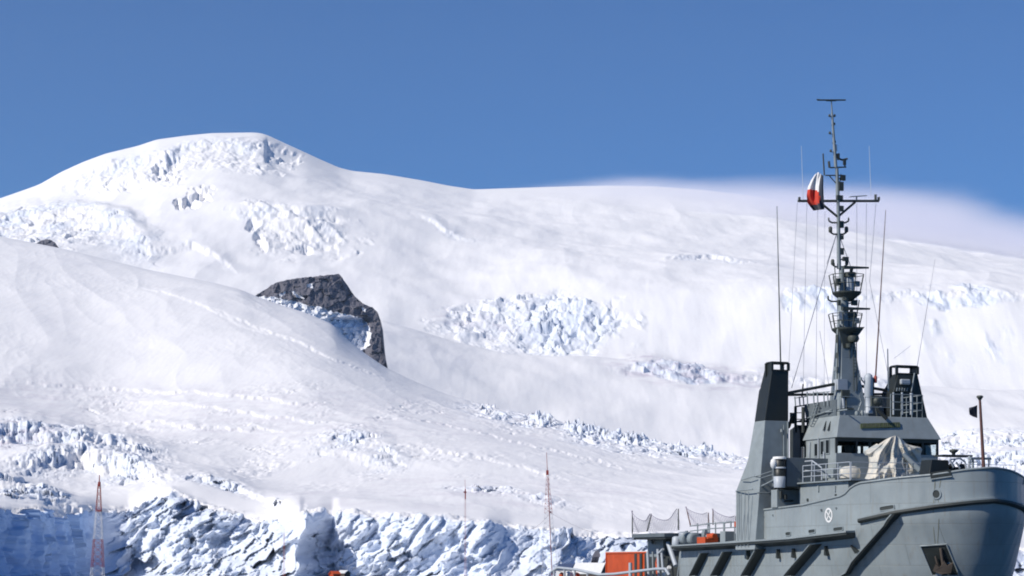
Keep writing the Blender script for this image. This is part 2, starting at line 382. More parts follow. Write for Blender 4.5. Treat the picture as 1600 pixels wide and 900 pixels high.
# serac teeth under the right-hand crest
tm = blob(pxg, py, 845, 661, 22, 9, 12, .6)+blob(pxg, py, 915, 676, 30, 12, 12, .6)+blob(pxg, py, 975, 687, 40, 10, 8, .6)+blob(pxg, py, 760, 641, 14, 7, 0, .6)*.6+blob(pxg, py, 1090, 708, 60, 5, 8, .6)*.5
tm = np.clip(tm, 0, 1); tm = on(tm, lambda m, X, Y: ragged(m, X, Y, 14., 80), tm, X, Y)*upm*(1-sst(6.97, 7.02, seg))
Z = Z+tm*on(tm, lambda X, Y: (np.mod(X/10.+fbm(X/25., Y/60., 2, 81)*1.2, 1.0)**1.5-.4)*7.0+facets(X/9., Y/22., 59, 1.4)*5+fbm(X/5., Y/14., 3, 82)*2.5, X, Y); ice = np.maximum(ice, tm*.3)
# ice face: pushed toward and away from the viewer
hgt = np.clip((Z-.4)/(Z[np.abs(seg-3).argmin(0), np.arange(nc)]-.4), 0, 1)
hw = np.sin(np.pi*np.clip(hgt, 0, 1))**.5
rub = sst(150, 210, pxg)*(1-sst(440, 470, pxg)); fin = sst(466, 482, pxg)*(1-sst(760, 800, pxg)); rgt = sst(780, 830, pxg)
lef = 1-sst(120, 170, pxg)
def left_push(X, Y, Zt):
    L_ = Y*.8; wv = fbm(Y/9., Zt/9., 3, 83)*.3
    return fbm(L_/16., Zt/60., 3, 96)*5+facets(L_/11.+wv, Zt/26., 440, 1.3)*4.5+facets(L_/4.+wv, Zt/8.+wv, 450, 1.2)*1.6+fbm(Y/3., Zt/3., 3, 451)*.5+(ridged(L_/7., Zt/60., 3, 452)-.5)*2.5
def face_push(X, Y, Zt, pxg, hgt, lef, rub, fin, rgt):
    q = X-Zt*1.1; pq = Zt+X*.6
    wp = fbm(X/13., Zt/13., 3, 90); wv = fbm(X/5., Zt/5., 3, 83)*.25
    FA = facets(q/16.+wp*.35, pq/34.+wp*.35, 400, 1.3); FB = facets(q/6.5+wv, pq/13.+wv, 410, 1.2); FC = facets(q/2.7+wv, pq/4.6+wv, 420, 1.)
    d_rub = FA*14+FB*5.5+FC*2.2+fbm(X/34., Zt/18., 3, 92)*14+(ridged(q/26.+wp*.5, pq/50., 3, 91)-.5)*12
    q2 = X/7.4-Zt*.085+wp*.3
    fr = np.mod(q2, 1.0)
    h2 = sst(.45, .75, hgt+fbm(X/9., X*0, 2, 87)*.35)
    d_fin = sst(0, .5, fr)*(1-sst(.88, 1., fr))*6.0*h2*(.3+.7*_h(np.floor(q2), 0*q2, 5))+(FA*9+FB*5+FC*2.)*(1-h2*.8)+FC*1.*h2
    d_rgt = facets(q/18.+wp*.4, pq/24., 430, 1.3)*12+FB*5+FC*2.
    return rub*d_rub+fin*d_fin+rgt*d_rgt+fbm(X/2.2, Zt/2.2, 3, 85)*.5*(1-lef)
fz = sst(2.0, 2.12, seg)*(1-sst(2.93, 3.04, seg))
notch = sst(470, 478, pxg)*(1-sst(505, 523, pxg))
fz2 = sst(2.0, 2.12, seg)*(1-sst(2.93, 3.05, seg))
Zt = Z
wpx = on(fz2, lambda X, Z: fbm(X/22., Z/16., 3, 110)*22+fbm(X/5., Z/6., 3, 111)*7, X, Z)*(1-lef*.6)
Y0_ = Y
Y = Y+(np.interp(pxg+wpx, PX, cliffY)-cliffY)*fz2
Y = Y-on(fz, face_push, X, Y0_, Zt, pxg, hgt, lef, rub, fin, rgt)*fz*(1-notch*.2)
dX = on(fz*lef, left_push, X, Y0_, Zt)*fz*lef
# ragged lip just behind the edge
lip = np.where(seg > 3.0, np.exp(-((seg-3.0)/.07)**2), np.exp(-((seg-3.0)/.14)**2))*(seg > 2.5)
Z = Z+lip*on(lip, lambda X, Y: fbm(X/16., Y/16., 4, 101)*3.6+np.minimum(0, fbm(X/5., Y/5., 3, 102))*2.6, X, Y)
# snow hanging over the edge of the shaded face in tongues
X = (pxg-800)/FPX*Y+dX
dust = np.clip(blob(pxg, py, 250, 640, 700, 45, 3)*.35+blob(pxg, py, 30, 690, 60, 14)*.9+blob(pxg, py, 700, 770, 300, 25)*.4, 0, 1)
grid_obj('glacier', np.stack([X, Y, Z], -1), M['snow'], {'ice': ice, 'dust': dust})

# ------------------------------------------------------------------ far mountain
skyM = smooth1(cur(PX, [(-6000, 560), (-1500, 430), (-260, 372), (0, 310), (40, 296), (62, 288), (95, 269), (130, 253), (165, 240), (215, 228), (245, 218), (290, 212), (330, 208), (395, 207), (408, 208), (420, 212), (450, 226), (483, 241), (487, 243), (500, 249),
    (530, 262), (550, 267), (600, 272), (660, 282), (700, 290), (740, 296), (800, 294), (860, 292), (950, 290), (1020, 291), (1100, 297), (1180, 307), (1250, 320), (1320, 333), (1400, 347), (1500, 362), (1600, 382), (1860, 430), (3000, 520), (8000, 700)]), 7)
skyMY = cur(PX, [(-6000, 6500), (0, 7600), (420, 7900), (800, 8600), (1300, 9000), (1860, 8600), (8000, 7000)])
skyMY = smooth1(skyMY, 90)
skyMr = skyM-smooth1(skyM, 30); skyM = skyM-skyMr
base = smooth1(cur(PX, [(-6000, 640), (-260, 420), (0, 425), (400, 500), (600, 620), (850, 700), (1160, 760), (1600, 740), (1860, 730), (8000, 800)]), 50)
crest = smooth1(cur(PX, [(-6000, 600), (-260, 400), (0, 405), (400, 470), (560, 500), (600, 497), (640, 507), (700, 526), (780, 544), (860, 556), (960, 562), (1060, 570), (1160, 585), (1300, 596), (1450, 600), (1600, 610), (1860, 620), (8000, 700)]), 14)
ift = smooth1(cur(PX, [(-6000, 560), (-260, 385), (0, 380), (400, 415), (600, 440), (700, 462), (790, 462), (850, 456), (950, 458), (1050, 455), (1150, 450), (1300, 448), (1450, 450), (1600, 455), (1860, 470), (8000, 660)]), 50)
u1 = smooth1(cur(PX, [(-6000, 560), (-260, 376), (0, 345), (150, 318), (300, 292), (420, 290), (550, 320), (700, 350), (900, 375), (1100, 390), (1300, 400), (1600, 430), (1860, 455), (8000, 680)]), 50)
c_ = crest*0
Ks = [(c_+4000, Zof(base+40, 4000)), (c_+4300, Zof(base, 4300)), (c_+5200, Zof(crest, 5200)), (c_+5330, Zof(crest+11, 5330)), (c_+5900, Zof(ift, 5900)), (c_+7000, Zof(u1, 7000)),
      (skyMY, Zof(skyM, skyMY)), (skyMY+700, Zof(skyM, skyMY)-260), (skyMY+2500, Zof(skyM, skyMY)*.3)]
Y, Z, seg = hermite_rows(Ks, [6, 110, 8, 110, 100, 140, 8, 6], (2, 6))
pxg = np.broadcast_to(PX, Y.shape); X = (pxg-800)/FPX*Y; py = pyof(Y, Z)
Z = Z-skyMr/FPX*Y*sst(4.7, 5.95, seg)
edge = (1-sst(5.35, 5.97, seg))
Z = Z+fbm(X/600., Y/900., 4, 203)*28*edge*sst(.3, 1.2, seg)*(1-.6*np.exp(-((seg-2.3)/.4)**2))
Z = Z+on(edge, lambda X, Y: (ridged((X*.9-Y*.1)/520., (Y+X*.5)/2200., 2, 206)-.5)*9+(ridged((X*.9-Y*.1)/120., (Y+X*.5)/520., 2, 207)-.5)*1.4*sst(-.2, .4, fbm(X/500., Y/800., 2, 208))+fbm(X/36., Y/160., 3, 209)*.8, X, Y)*edge
def D(mask, h): return mask*h
ice = np.zeros_like(Y); rg = np.zeros_like(Y)
# summit cap: a crust that breaks off in an ice cliff below the crest
S2 = [([(60, 300), (120, 272), (150, 262), (185, 254), (225, 243), (262, 238), (285, 226), (300, 222), (350, 219), (415, 222)], 24, 12, 60, 130, 418, 6, 21),
      ([(120, 290), (180, 284), (215, 279), (240, 268), (300, 250), (340, 262), (420, 258)], 9, 10, 16, 120, 250, 5, 22),
      ([(-260, 345), (0, 343), (60, 336), (110, 330), (150, 336), (200, 352), (230, 372)], 20, 26, 30, -260, 235, 7, 23),
      ([(330, 330), (380, 333), (420, 338), (450, 340), (520, 342)], 14, 14, 20, 375, 520, 5, 24),
      ([(400, 352), (440, 356), (520, 362)], 16, 14, 14, 440, 520, 5, 25),
      ([(250, 385), (300, 380), (350, 400), (370, 420)], 10, 8, 30, 200, 350, 4, 26),
      ([(1030, 412), (1080, 405), (1110, 402), (1170, 410), (1230, 416)], 9, 5, 14, 1045, 1170, 3, 27),
      ([(1200, 450), (1250, 450), (1300, 456), (1350, 456), (1420, 448), (1470, 448), (1540, 456), (1600, 460), (1860, 470)], 7, 10, 25, 1230, 1700, 6, 28),
      ([(900, 570), (990, 572), (1040, 572), (1100, 580), (1160, 590), (1300, 600)], 10, 9, 20, 980, 1400, 5, 29),
      ([(640, 340), (680, 352), (700, 366), (740, 378)], 7, 5, 16, 650, 740, 2, 30)]
for poly, h, rise, fade, x0, x1, rgh, sd_ in S2:
    dz, mk = step(pxg, py, poly, h, rise, fade, x0, x1, min(45, (x1-x0)*.4), rgh, sd_)
    Z = Z+dz*edge; rg = np.maximum(rg, mk*min(1, h/20))
rg = rg*edge; rg = rg*on(rg, lambda X, Y: sst(-.25, .3, fbm(X/130., Y/220., 3, 239)), X, Y)
Z = Z+rg*on(rg, lambda X, Y: facets(X/60., Y/95., 482, 1.4)*7+facets(X/24., Y/42., 483, 1.2)*2.5+fbm(X/16., Y/30., 3, 241)*4, X, Y)
ice = np.maximum(ice, rg*.25)
# rough patches of the summit face
pt = np.clip(blob(pxg, py, 160, 276, 60, 24, -8, .6)+blob(pxg, py, 365, 242, 80, 30, 5, .6)+blob(pxg, py, 480, 370, 80, 28, 0, .7)+blob(pxg, py, 80, 360, 95, 28, 0, .6)+blob(pxg, py, 262, 266, 34, 30, -30, .6)+blob(pxg, py, 420, 345, 50, 18, 20, .6), 0, 1)
pt = on(pt, lambda m, X, Y: ragged(m, X, Y, 70., 244), pt, X, Y)*edge
Z = Z+pt*on(pt, lambda X, Y: (ridged(X/90., Y/130., 4, 242)-.5)*11+facets(X/60., Y/85., 480, 1.4)*4.5+facets(X/22., Y/38., 481, 1.2)*1.8+fbm(X/22., Y/40., 3, 243)*3, X, Y)
# hollows and lee faces
wbx = fbm(pxg/14., py/9., 3, 260)*2; wby = fbm(pxg/16.+4, py/9., 3, 261)*2
def hollow(cx, cy, rx, ry, rot, h, soft=.25): 
    global Z
    Z = Z+blob(pxg+wbx*rx*.35, py+wby*ry*.6, cx, cy, rx, ry, rot, soft)*h*edge
hollow(262, 262, 26, 12, -35, -24); hollow(205, 292, 17, 6, 0, -13); hollow(304, 317, 26, 9, -28, -26, .35); hollow(395, 356, 9, 6, -30, -16, .3); hollow(402, 372, 6, 5, 0, -12)
hollow(440, 234, 30, 7, 22, -24, .5); hollow(478, 386, 8, 4, 0, -22)
sm = sst(414, 420, pxg+(py-215)*.1)*(1-sst(425, 500, pxg))*blob(pxg, py, 440, 232, 50, 24, 25, .4)*edge
Z = Z-sm*22
# the icefall
im = np.clip(blob(pxg, py, 860, 506, 120, 50, 3, .6)+blob(pxg, py, 740, 500, 70, 26, -5, .6)*.8, 0, 1)*sst(2.95, 3.1, seg)*(1-sst(4.3, 4.8, seg))
im = on(im, lambda m, X, Y: ragged(m, X, Y, 70., 256), im, X, Y)
core = blob(pxg, py, 880, 508, 85, 48, 0, .7)*im
def fall(X, Y, core):
    wx = fbm(X/60., Y/90., 2, 251)*.6
    f1, f2, cid = cells(X/55.+wx, Y/85.+wx, 252)
    g = facets(X/20.+wx, Y/40., 253)
    return facets(X/62.+wx, Y/95.+wx, 460, 1.5)*8+g*3+(ridged(X/80., Y/140., 4, 254)-.5)*12+core*((cid-.5)*15+facets(X/30.+wx, Y/50., 470, 1.3)*8-sst(.12, 0, f2-f1)*9)
Z = Z+im*on(im, fall, X, Y, core)
ice = np.maximum(ice, im*.12+core*.16)
# faint serac marks elsewhere
m2 = blob(pxg, py, 1290, 470, 60, 26, 0, .4)*.8+blob(pxg, py, 1500, 458, 80, 18, 4, .5)*.7+blob(pxg, py, 1080, 585, 60, 14, 8, .4)*.7+blob(pxg, py, 1010, 580, 30, 8, 8, .4)*.5+blob(pxg, py, 1500, 545, 110, 60, 0, .5)*.25
m2 = np.clip(m2, 0, 1)*edge; m2 = on(m2, lambda m, X, Y: ragged(m, X, Y, 90., 257, .25, .8), m2, X, Y)
Z = Z+m2*on(m2, lambda X, Y: facets(X/50., Y/90., 258, 1.4)*9+facets(X/20., Y/40., 259, 1.2)*3+fbm(X/26., Y/60., 3, 255)*6, X, Y); ice = np.maximum(ice, m2*.3)
X = (pxg-800)/FPX*Y
dust = np.clip(blob(pxg, py, 1080, 585, 130, 22, 8, .4)*1.0+blob(pxg, py, 750, 505, 80, 16, 12, .5)*.5, 0, 1)
grid_obj('mountain', np.stack([X, Y, Z], -1), M['snowfar'], {'ice': ice, 'dust': dust})

# ------------------------------------------------------------------ dark rock outcrop standing out of the snow
def outcrop(name, outline_top, bot, x0, x1, stepx, nrow, Y0, lean, snowpolys, icepolys, shelf=None, amp=9, seed=300):
    xs = np.arange(x0, x1+.01, stepx); tt = cur(xs, outline_top)+fbm(xs/6., xs*0, 3, seed)*1.4; bb = cur(xs, bot)
    v = np.linspace(0, 1, nrow)[:, None]
    pyg = bb+(tt-bb)*v; pg = np.broadcast_to(xs, pyg.shape)
    Yg = Y0+(bb-pyg)*lean+0*pg
    sn = np.zeros_like(pyg); ic = np.zeros_like(pyg)
    jx = pg+fbm(pg/5., pyg/5., 3, seed+3)*3; jy = pyg+fbm(pg/5.+9, pyg/5., 3, seed+4)*2
    for p in snowpolys: sn = np.maximum(sn, inpoly(jx, jy, p)*1.)
    for p in icepolys: ic = np.maximum(ic, inpoly(jx, jy, p)*1.)
    Yg = Yg-(facets(pg/26.+pyg/60., pyg/22., seed+1, 1.3)*amp*.9+facets(pg/9., pyg/8., seed+6, 1.2)*amp*.4)*(1-sn)-fbm(pg/9., pyg/9., 4, seed+2)*amp*.5-np.maximum(sn, ic)*facets(pg/8., pyg/7., seed+8, 1.3)*amp*.8
    if shelf: Yg = Yg+shelf(pg, pyg)
    Zg = Zof(pyg, Yg); Xg = (pg-800)/FPX*Yg
    # back side so that it has thickness
    Pf = np.stack([Xg, Yg, Zg], -1); last = Pf[-1:].copy()
    b1 = last+np.array([0, 60, -8]); b2 = last+np.array([0, 220, -90])
    P = np.concatenate([Pf, b1, b2]); ex = lambda a: np.concatenate([a, a[-1:]*0, a[-1:]*0])
    o = grid_obj(name, P, M['rock'], {'snow': ex(sn), 'ice': ex(ic)}); return o
otop = [(394, 466), (400, 461), (415, 452), (430, 442), (450, 437), (470, 434), (500, 431), (529, 428), (535, 434), (545, 449), (553, 461), (562, 470), (572, 477), (582, 480), (590, 488), (595, 502), (597, 530), (600, 550), (606, 578)]
obot = [(394, 480), (440, 490), (500, 515), (545, 550), (580, 575), (606, 592)]
ledge = [(388, 463), (432, 464), (462, 471), (480, 477), (500, 478), (520, 487), (545, 492), (562, 496), (574, 504), (580, 520), (578, 540), (566, 548), (600, 620), (380, 620)]
outcrop('rock_outcrop', otop, obot, 394, 606, .6, 170, 3420, 1.6,
        [ledge, [(480, 443), (489, 443), (489, 450), (480, 450)], [(434, 461), (446, 454), (448, 457), (440, 464)], [(455, 455), (460, 455), (474, 464), (476, 468), (462, 464)], [(566, 480), (571, 482), (571, 487), (566, 485)]],
        [[(512, 498), (570, 500), (574, 506), (560, 511), (530, 512), (520, 508)]],
        shelf=lambda a, b: sst(508, 520, a)*(1-sst(568, 582, a))*sst(495, 501, b)*38)
outcrop('small_rock', [(54, 382), (62, 377), (70, 374), (78, 374), (86, 379)], [(54, 388), (86, 396)], 54, 86, .8, 20, 4400, 1.2, [], [], amp=4, seed=330)
outcrop('cliff_rock', [(926, 868), (930, 861), (934, 859), (938, 866)], [(926, 870), (938, 870)], 926, 938, .6, 16, 905, .05, [], [], amp=.1, seed=340)
for n in ('rock_outcrop', 'small_rock', 'cliff_rock'): bpy.data.objects[n]['kind'] = 'structure'
# ================================================================== builders
class Frame:
    """a placed coordinate frame: origin (world), yaw"""
    def __init__(s, loc, rot): s.loc = Vector(loc); s.rot = rot; s.m = Matrix.Rotation(rot, 4, 'Z')
    def w(s, p): return s.loc+(s.m @ Vector(p))
YAW = R(22)
SHIP = Frame((28.8, 138.0, 0), YAW-R(90))           # ship frame: x forward from the stem, y to port, z up from the waterline
WORLD = Frame((0, 0, 0), 0)
def proj(p):
    q = SHIP.w(p); return 800+FPX*q.x/q.y, HOR-FPX*(q.z-EYE)/q.y
fwv = (math.sin(YAW), -math.cos(YAW)); ptv = (math.cos(YAW), math.sin(YAW))
def P(px, py, pl, v):
    """point of the ship's plane pl=v ('x', 'y' or 'z') that is seen at a pixel of the photograph"""
    dx = (px-800)/FPX; dz = (HOR-py)/FPX; bx, by = 28.8, 138.0
    if pl == 'y': t = (v+ptv[0]*bx+ptv[1]*by)/(ptv[0]*dx+ptv[1])
    elif pl == 'x': t = (v+fwv[0]*bx+fwv[1]*by)/(fwv[0]*dx+fwv[1])
    else: t = (v-EYE)/dz
    X_, Y_ = dx*t-bx, t-by
    return Vector((fwv[0]*X_+fwv[1]*Y_, ptv[0]*X_+ptv[1]*Y_, EYE+dz*t))

class MB:
    def __init__(s): s.v = []; s.f = []; s.sm = []
    def add(s, vs, fs, smooth=False):
        o = len(s.v); s.v += [Vector(v) for v in vs]; s.f += [tuple(i+o for i in f) for f in fs]; s.sm += [smooth]*len(fs); return s
    def box(s, a, b):
        x0, y0, z0 = (min(a[i], b[i]) for i in range(3)); x1, y1, z1 = (max(a[i], b[i]) for i in range(3))
        return s.add([(x0, y0, z0), (x1, y0, z0), (x1, y1, z0), (x0, y1, z0), (x0, y0, z1), (x1, y0, z1), (x1, y1, z1), (x0, y1, z1)],
                     [(0, 3, 2, 1), (4, 5, 6, 7), (0, 1, 5, 4), (1, 2, 6, 5), (2, 3, 7, 6), (3, 0, 4, 7)])
    def hexa(s, lo, hi):
        return s.add(list(lo)+list(hi), [(0, 3, 2, 1), (4, 5, 6, 7), (0, 1, 5, 4), (1, 2, 6, 5), (2, 3, 7, 6), (3, 0, 4, 7)])
    def tube(s, a, b, r1, r2=None, n=8, caps=True):
        a = Vector(a); b = Vector(b); r2 = r1 if r2 is None else r2
        d = (b-a).normalized(); u = d.orthogonal().normalized(); w_ = d.cross(u)
        vs = []
        for c, r in ((a, r1), (b, r2)):
            vs += [c+(u*math.cos(2*math.pi*i/n)+w_*math.sin(2*math.pi*i/n))*r for i in range(n)]
        fs = [(i, (i+1) % n, n+(i+1) % n, n+i) for i in range(n)]
        s.add(vs, fs, n > 5)
        if caps: s.add(vs, [tuple(range(n))[::-1], tuple(range(n, 2*n))])
        return s
    def path(s, pts, r, n=6):
        for a, b in zip(pts[:-1], pts[1:]): s.tube(a, b, r, n=n)
        return s
    def lathe(s, c, prof, n=16, axis='z'):
        c = Vector(c); vs = []; 
        for r, h in prof:
            for i in range(n):
                a = 2*math.pi*i/n; p = (r*math.cos(a), r*math.sin(a), h)
                if axis == 'x': p = (h, p[0], p[1])
                if axis == 'y': p = (p[0], h, p[1])
                vs.append(c+Vector(p))
        m = len(prof)
        fs = [(j*n+i, j*n+(i+1) % n, (j+1)*n+(i+1) % n, (j+1)*n+i) for j in range(m-1) for i in range(n)]
        s.add(vs, fs, True); s.add(vs[:n], [tuple(range(n))[::-1]]); s.add(vs[-n:], [tuple(range(n))]); return s
    def prism(s, pts, vec):
        pts = [Vector(p) for p in pts]; n = len(pts); vec = Vector(vec)
        return s.add(pts+[p+vec for p in pts], [tuple(range(n)), tuple(range(n, 2*n))[::-1]]+[(i, (i+1) % n, n+(i+1) % n, n+i) for i in range(n)])
    def beam(s, a, b, w, h, up=(0, 0, 1)):
        a = Vector(a); b = Vector(b); d = (b-a).normalized(); sd_ = d.cross(Vector(up)).normalized()*w/2; u = sd_.cross(d).normalized()*h/2
        return s.hexa([a-sd_-u, a+sd_-u, b+sd_-u, b-sd_-u], [a-sd_+u, a+sd_+u, b+sd_+u, b-sd_+u])
    def obj(s, name, mat, parent=None, origin=None, frame=SHIP, bevel=0):
        og = Vector(origin) if origin is not None else (parent['_og'] if False else OG[parent.name] if parent else Vector((0, 0, 0)))
        me = bpy.data.meshes.new(name); me.from_pydata([tuple(v-og) for v in s.v], [], s.f)
        for p, k in zip(me.polygons, s.sm): p.use_smooth = k
        b_ = bmesh.new(); b_.from_mesh(me); bmesh.ops.recalc_face_normals(b_, faces=b_.faces); b_.to_mesh(me); b_.free()
        mats = mat if isinstance(mat, (list, tuple)) else [mat]
        for m_ in mats: me.materials.append(m_)
        o = bpy.data.objects.new(name, me); col.objects.link(o)
        if parent: o.parent = parent
        else: o.location = frame.w(og); o.rotation_euler = (0, 0, frame.rot)
        OG[o.name] = og
        if bevel:
            md = o.modifiers.new('edge', 'BEVEL'); md.width = bevel; md.segments = 2; md.limit_method = 'ANGLE'
        return o
OG = {}
def thing(name, label, cat, at, frame=SHIP, group=None):
    o = bpy.data.objects.new(name, None); col.objects.link(o); o.empty_display_size = .3
    o.location = frame.w(at); o.rotation_euler = (0, 0, frame.rot); OG[o.name] = Vector(at)
    o['label'] = label; o['category'] = cat
    if group: o['group'] = group
    return o
def tag(o, label, cat, group=None):
    o['label'] = label; o['category'] = cat
    if group: o['group'] = group
    return o

ship = thing('naval_ship', 'grey naval patrol tug with black-topped twin funnels and tall lattice mast, bow to the right', 'ship', (-27, 0, 0))

# ================================================================== hull
TOPC = [(700, 916), (1058, 912), (1062, 853), (1110, 849), (1165, 843), (1190, 797), (1255, 789), (1318, 774), (1326, 764), (1340, 755), (1400, 747), (1455, 742), (1510, 734), (1545, 731), (1580, 731)]
KNC = [(700, 928), (1058, 922), (1062, 866), (1335, 843), (1346, 822), (1400, 812), (1460, 806), (1530, 799), (1580, 798)]
A0, B0, XS = 11.0, 6.75, -56.0
def plan(u, t):
    """plan outline: round at the bulwark, sharp V below the knuckle"""
    k = max(0, min(1, t/.6)); kv = .72+.28*k
    x0 = -1.5*k-2.2*max(0, t-.45); A = A0+2*t; B = B0-.7*t**1.5
    if u <= 1:
        a = u*math.pi/2; q = 1-math.cos(a)
        return x0-A*q, B*((1-kv)*math.sin(a)**.97+kv*math.sin(math.pi/2*q**(.64-.08*k)))
    return (x0-A)+(XS-(x0-A))*(u-1), B
def hullpt(u, w, side=-1):
    """w 0..1 from the knuckle to the bulwark top, w 0..-1 from the knuckle down to below the waterline"""
    au = abs(u); x, y = plan(au, 0)
    q = SHIP.w((x, -y, 0)); px = 800+FPX*q.x/q.y
    zt = EYE+(HOR-float(np.interp(px, *zip(*TOPC))))/FPX*q.y; zk = EYE+(HOR-float(np.interp(px, *zip(*KNC))))/FPX*q.y
    if w >= 0: z = zk+(zt-zk)*w
    else:
        t = -w; z = zk+(-1.2-zk)*t; x, y = plan(au, t)
    return Vector((x, side*y, z))
us = list(np.linspace(0, 1, 41))+list(np.linspace(1, 2, 120))[1:]
ws = [1, .8, .6, .4, .2, 0, -.06, -.14, -.25, -.37, -.5, -.65, -.82, -1]
full = [(u, 1) for u in us[::-1]]+[(u, -1) for u in us[1:]]          # port stern -> stem -> starboard stern
hb = MB(); n_ = len(full)
vs = [hullpt(u, w_, s_) for w_ in ws for u, s_ in full]
hb.add(vs, [(j*n_+i, j*n_+i+1, (j+1)*n_+i+1, (j+1)*n_+i) for j in range(len(ws)-1) for i in range(n_-1)], True)
inn = []                                                             # bulwark thickness, inner wall and deck
for u, s_ in full:
    p = hullpt(u, 1, s_); c = Vector((p.x-.12, p.y-s_*min(.12, abs(p.y)), p.z)); inn.append((p, c, c-Vector((0, 0, .9 if p.z > 4 else .5))))
vs = [q for t in inn for q in t]
hb.add(vs, [(3*i+k, 3*i+3+k, 3*i+4+k, 3*i+1+k) for i in range(n_-1) for k in (0, 1)])
half = n_//2
dv = [inn[i][2] for i in range(n_)]
hb.add(dv, [(i, i+1, n_-2-i, n_-1-i) for i in range(half)])
hb.add([hullpt(2, w_, 1) for w_ in ws]+[hullpt(2, w_, -1) for w_ in ws], [(i, i+1, len(ws)+i+1, len(ws)+i) for i in range(len(ws)-1)])
hull = hb.obj('hull', M['hull'], ship)
for p_ in hull.data.polygons: pass

GRID = [(u, w_, hullpt(u, w_, -1)) for u in np.linspace(0, 1.75, 260) for w_ in np.linspace(-.9, 1, 80)]
GP = np.array([proj(g[2]) for g in GRID])
def HP(px, py, out=0.0):
    i = int(((GP[:, 0]-px)**2+(GP[:, 1]-py)**2).argmin()); u, w_, _ = GRID[i]
    for _k in range(6):                                             # Newton steps
        p = hullpt(u, w_); a = proj(p); b = proj(hullpt(u+.002, w_)); c = proj(hullpt(u, w_-.004 if w_ < 0 else w_+.004)); sg = -.004 if w_ < 0 else .004
        j = np.array([[(b[0]-a[0])/.002, (c[0]-a[0])/sg], [(b[1]-a[1])/.002, (c[1]-a[1])/sg]])
        try: d = np.linalg.solve(j, [px-a[0], py-a[1]])
        except Exception: break
        u = float(np.clip(u+np.clip(d[0], -.03, .03), .001, 1.99)); w_ = float(np.clip(w_+np.clip(d[1], -.05, .05), -.99, 1))
    p = hullpt(u, w_); du = hullpt(u+.01, w_)-hullpt(max(0, u-.01), w_); dw = hullpt(u, max(-1, min(1, w_+.02)))-hullpt(u, max(-1, w_-.02))
    n = du.cross(dw).normalized()
    if n.y > 0: n = -n
    return p+n*out, n, du.normalized(), (n.cross(du)).normalized()

def sweep(mb, pts, nrm, prof):
    """sweep a closed profile [(out, up)] along points"""
    m = len(prof); vs = []
    for p, n in zip(pts, nrm):
        for o_, h_ in prof: vs.append(p+n*o_+Vector((0, 0, h_)))
    k = len(pts)
    mb.add(vs, [(i*m+j, i*m+(j+1) % m, (i+1)*m+(j+1) % m, (i+1)*m+j) for i in range(k-1) for j in range(m)])
    mb.add(vs[:m], [tuple(range(m))]); mb.add(vs[-m:], [tuple(range(m))])
def hull_run(curve, mirror=False, px0=None, px1=None, n=60):
    pts, nr = [], []
    for u, s_ in full:
        if s_ > 0 and not mirror: continue
        x, y = plan(u, 0); q = SHIP.w((x, -y, 0)); px = 800+FPX*q.x/q.y
        if px0 is not None and px < px0: continue
        if px1 is not None and px > px1 : continue
        z = EYE+(HOR-float(np.interp(px, *zip(*curve))))/FPX*q.y
        e = .01; x2, y2 = plan(u+e, 0); x1, y1 = plan(max(0, u-e), 0); t = Vector((x2-x1, s_*(y2-y1), 0))
        nn = Vector((t.y, -t.x, 0)).normalized()
        if nn.y*s_ < 0 and abs(nn.y) > .02: nn = -nn
        if nn.x < -.01: nn = -nn
        if u == 0: nn = Vector((1, 0, 0))
        pts.append(Vector((x, s_*y, z))); nr.append(nn)
    return pts, nr
# long shelf fender along the side
p_, n1_ = hull_run([(1060, 853), (1165, 847), (1250, 841), (1340, 830)], px0=1062, px1=1342)
mb = MB(); sweep(mb, p_, n1_, [(-.05, .07), (.86, .04), (.86, -.06), (-.05, -.06)])
sf = mb.obj('side_fender', M['hull'], hull)
mb = MB(); sweep(mb, p_, n1_, [(-.05, -.062), (.80, -.062), (.80, -.2), (-.05, -.42)]); mb.obj('shade_strip', M['dark'], sf)  # dark colour paints in the shade under the shelf
p_, n1_ = hull_run([(1335, 814), (1400, 799), (1460, 790), (1520, 783), (1560, 780)], mirror=True, px0=1338)
mb = MB(); sweep(mb, p_, n1_, [(-.05, .16), (.24, .14), (.24, .04), (-.05, .04)])
mb.obj('bow_fender_edge', M['hull'], hull)
mb = MB(); sweep(mb, p_, n1_, [(-.05, .038), (.26, .038), (.28, -.10), (.2, -.2), (-.05, -.24)]); mb.obj('bow_fender', M['dark'], hull)  # underside coloured dark to carry the shade beneath the rail
p_, n1_ = hull_run([(1190, 797), (1255, 789), (1318, 774), (1326, 764), (1340, 755), (1400, 747), (1455, 742), (1510, 734), (1545, 731), (1580, 731)], mirror=True, px0=1192)
mb = MB(); mb.path([p+n*.0 for p, n in zip(p_, n1_)], .075); mb.obj('bulwark_rail', M['hull'], hull)
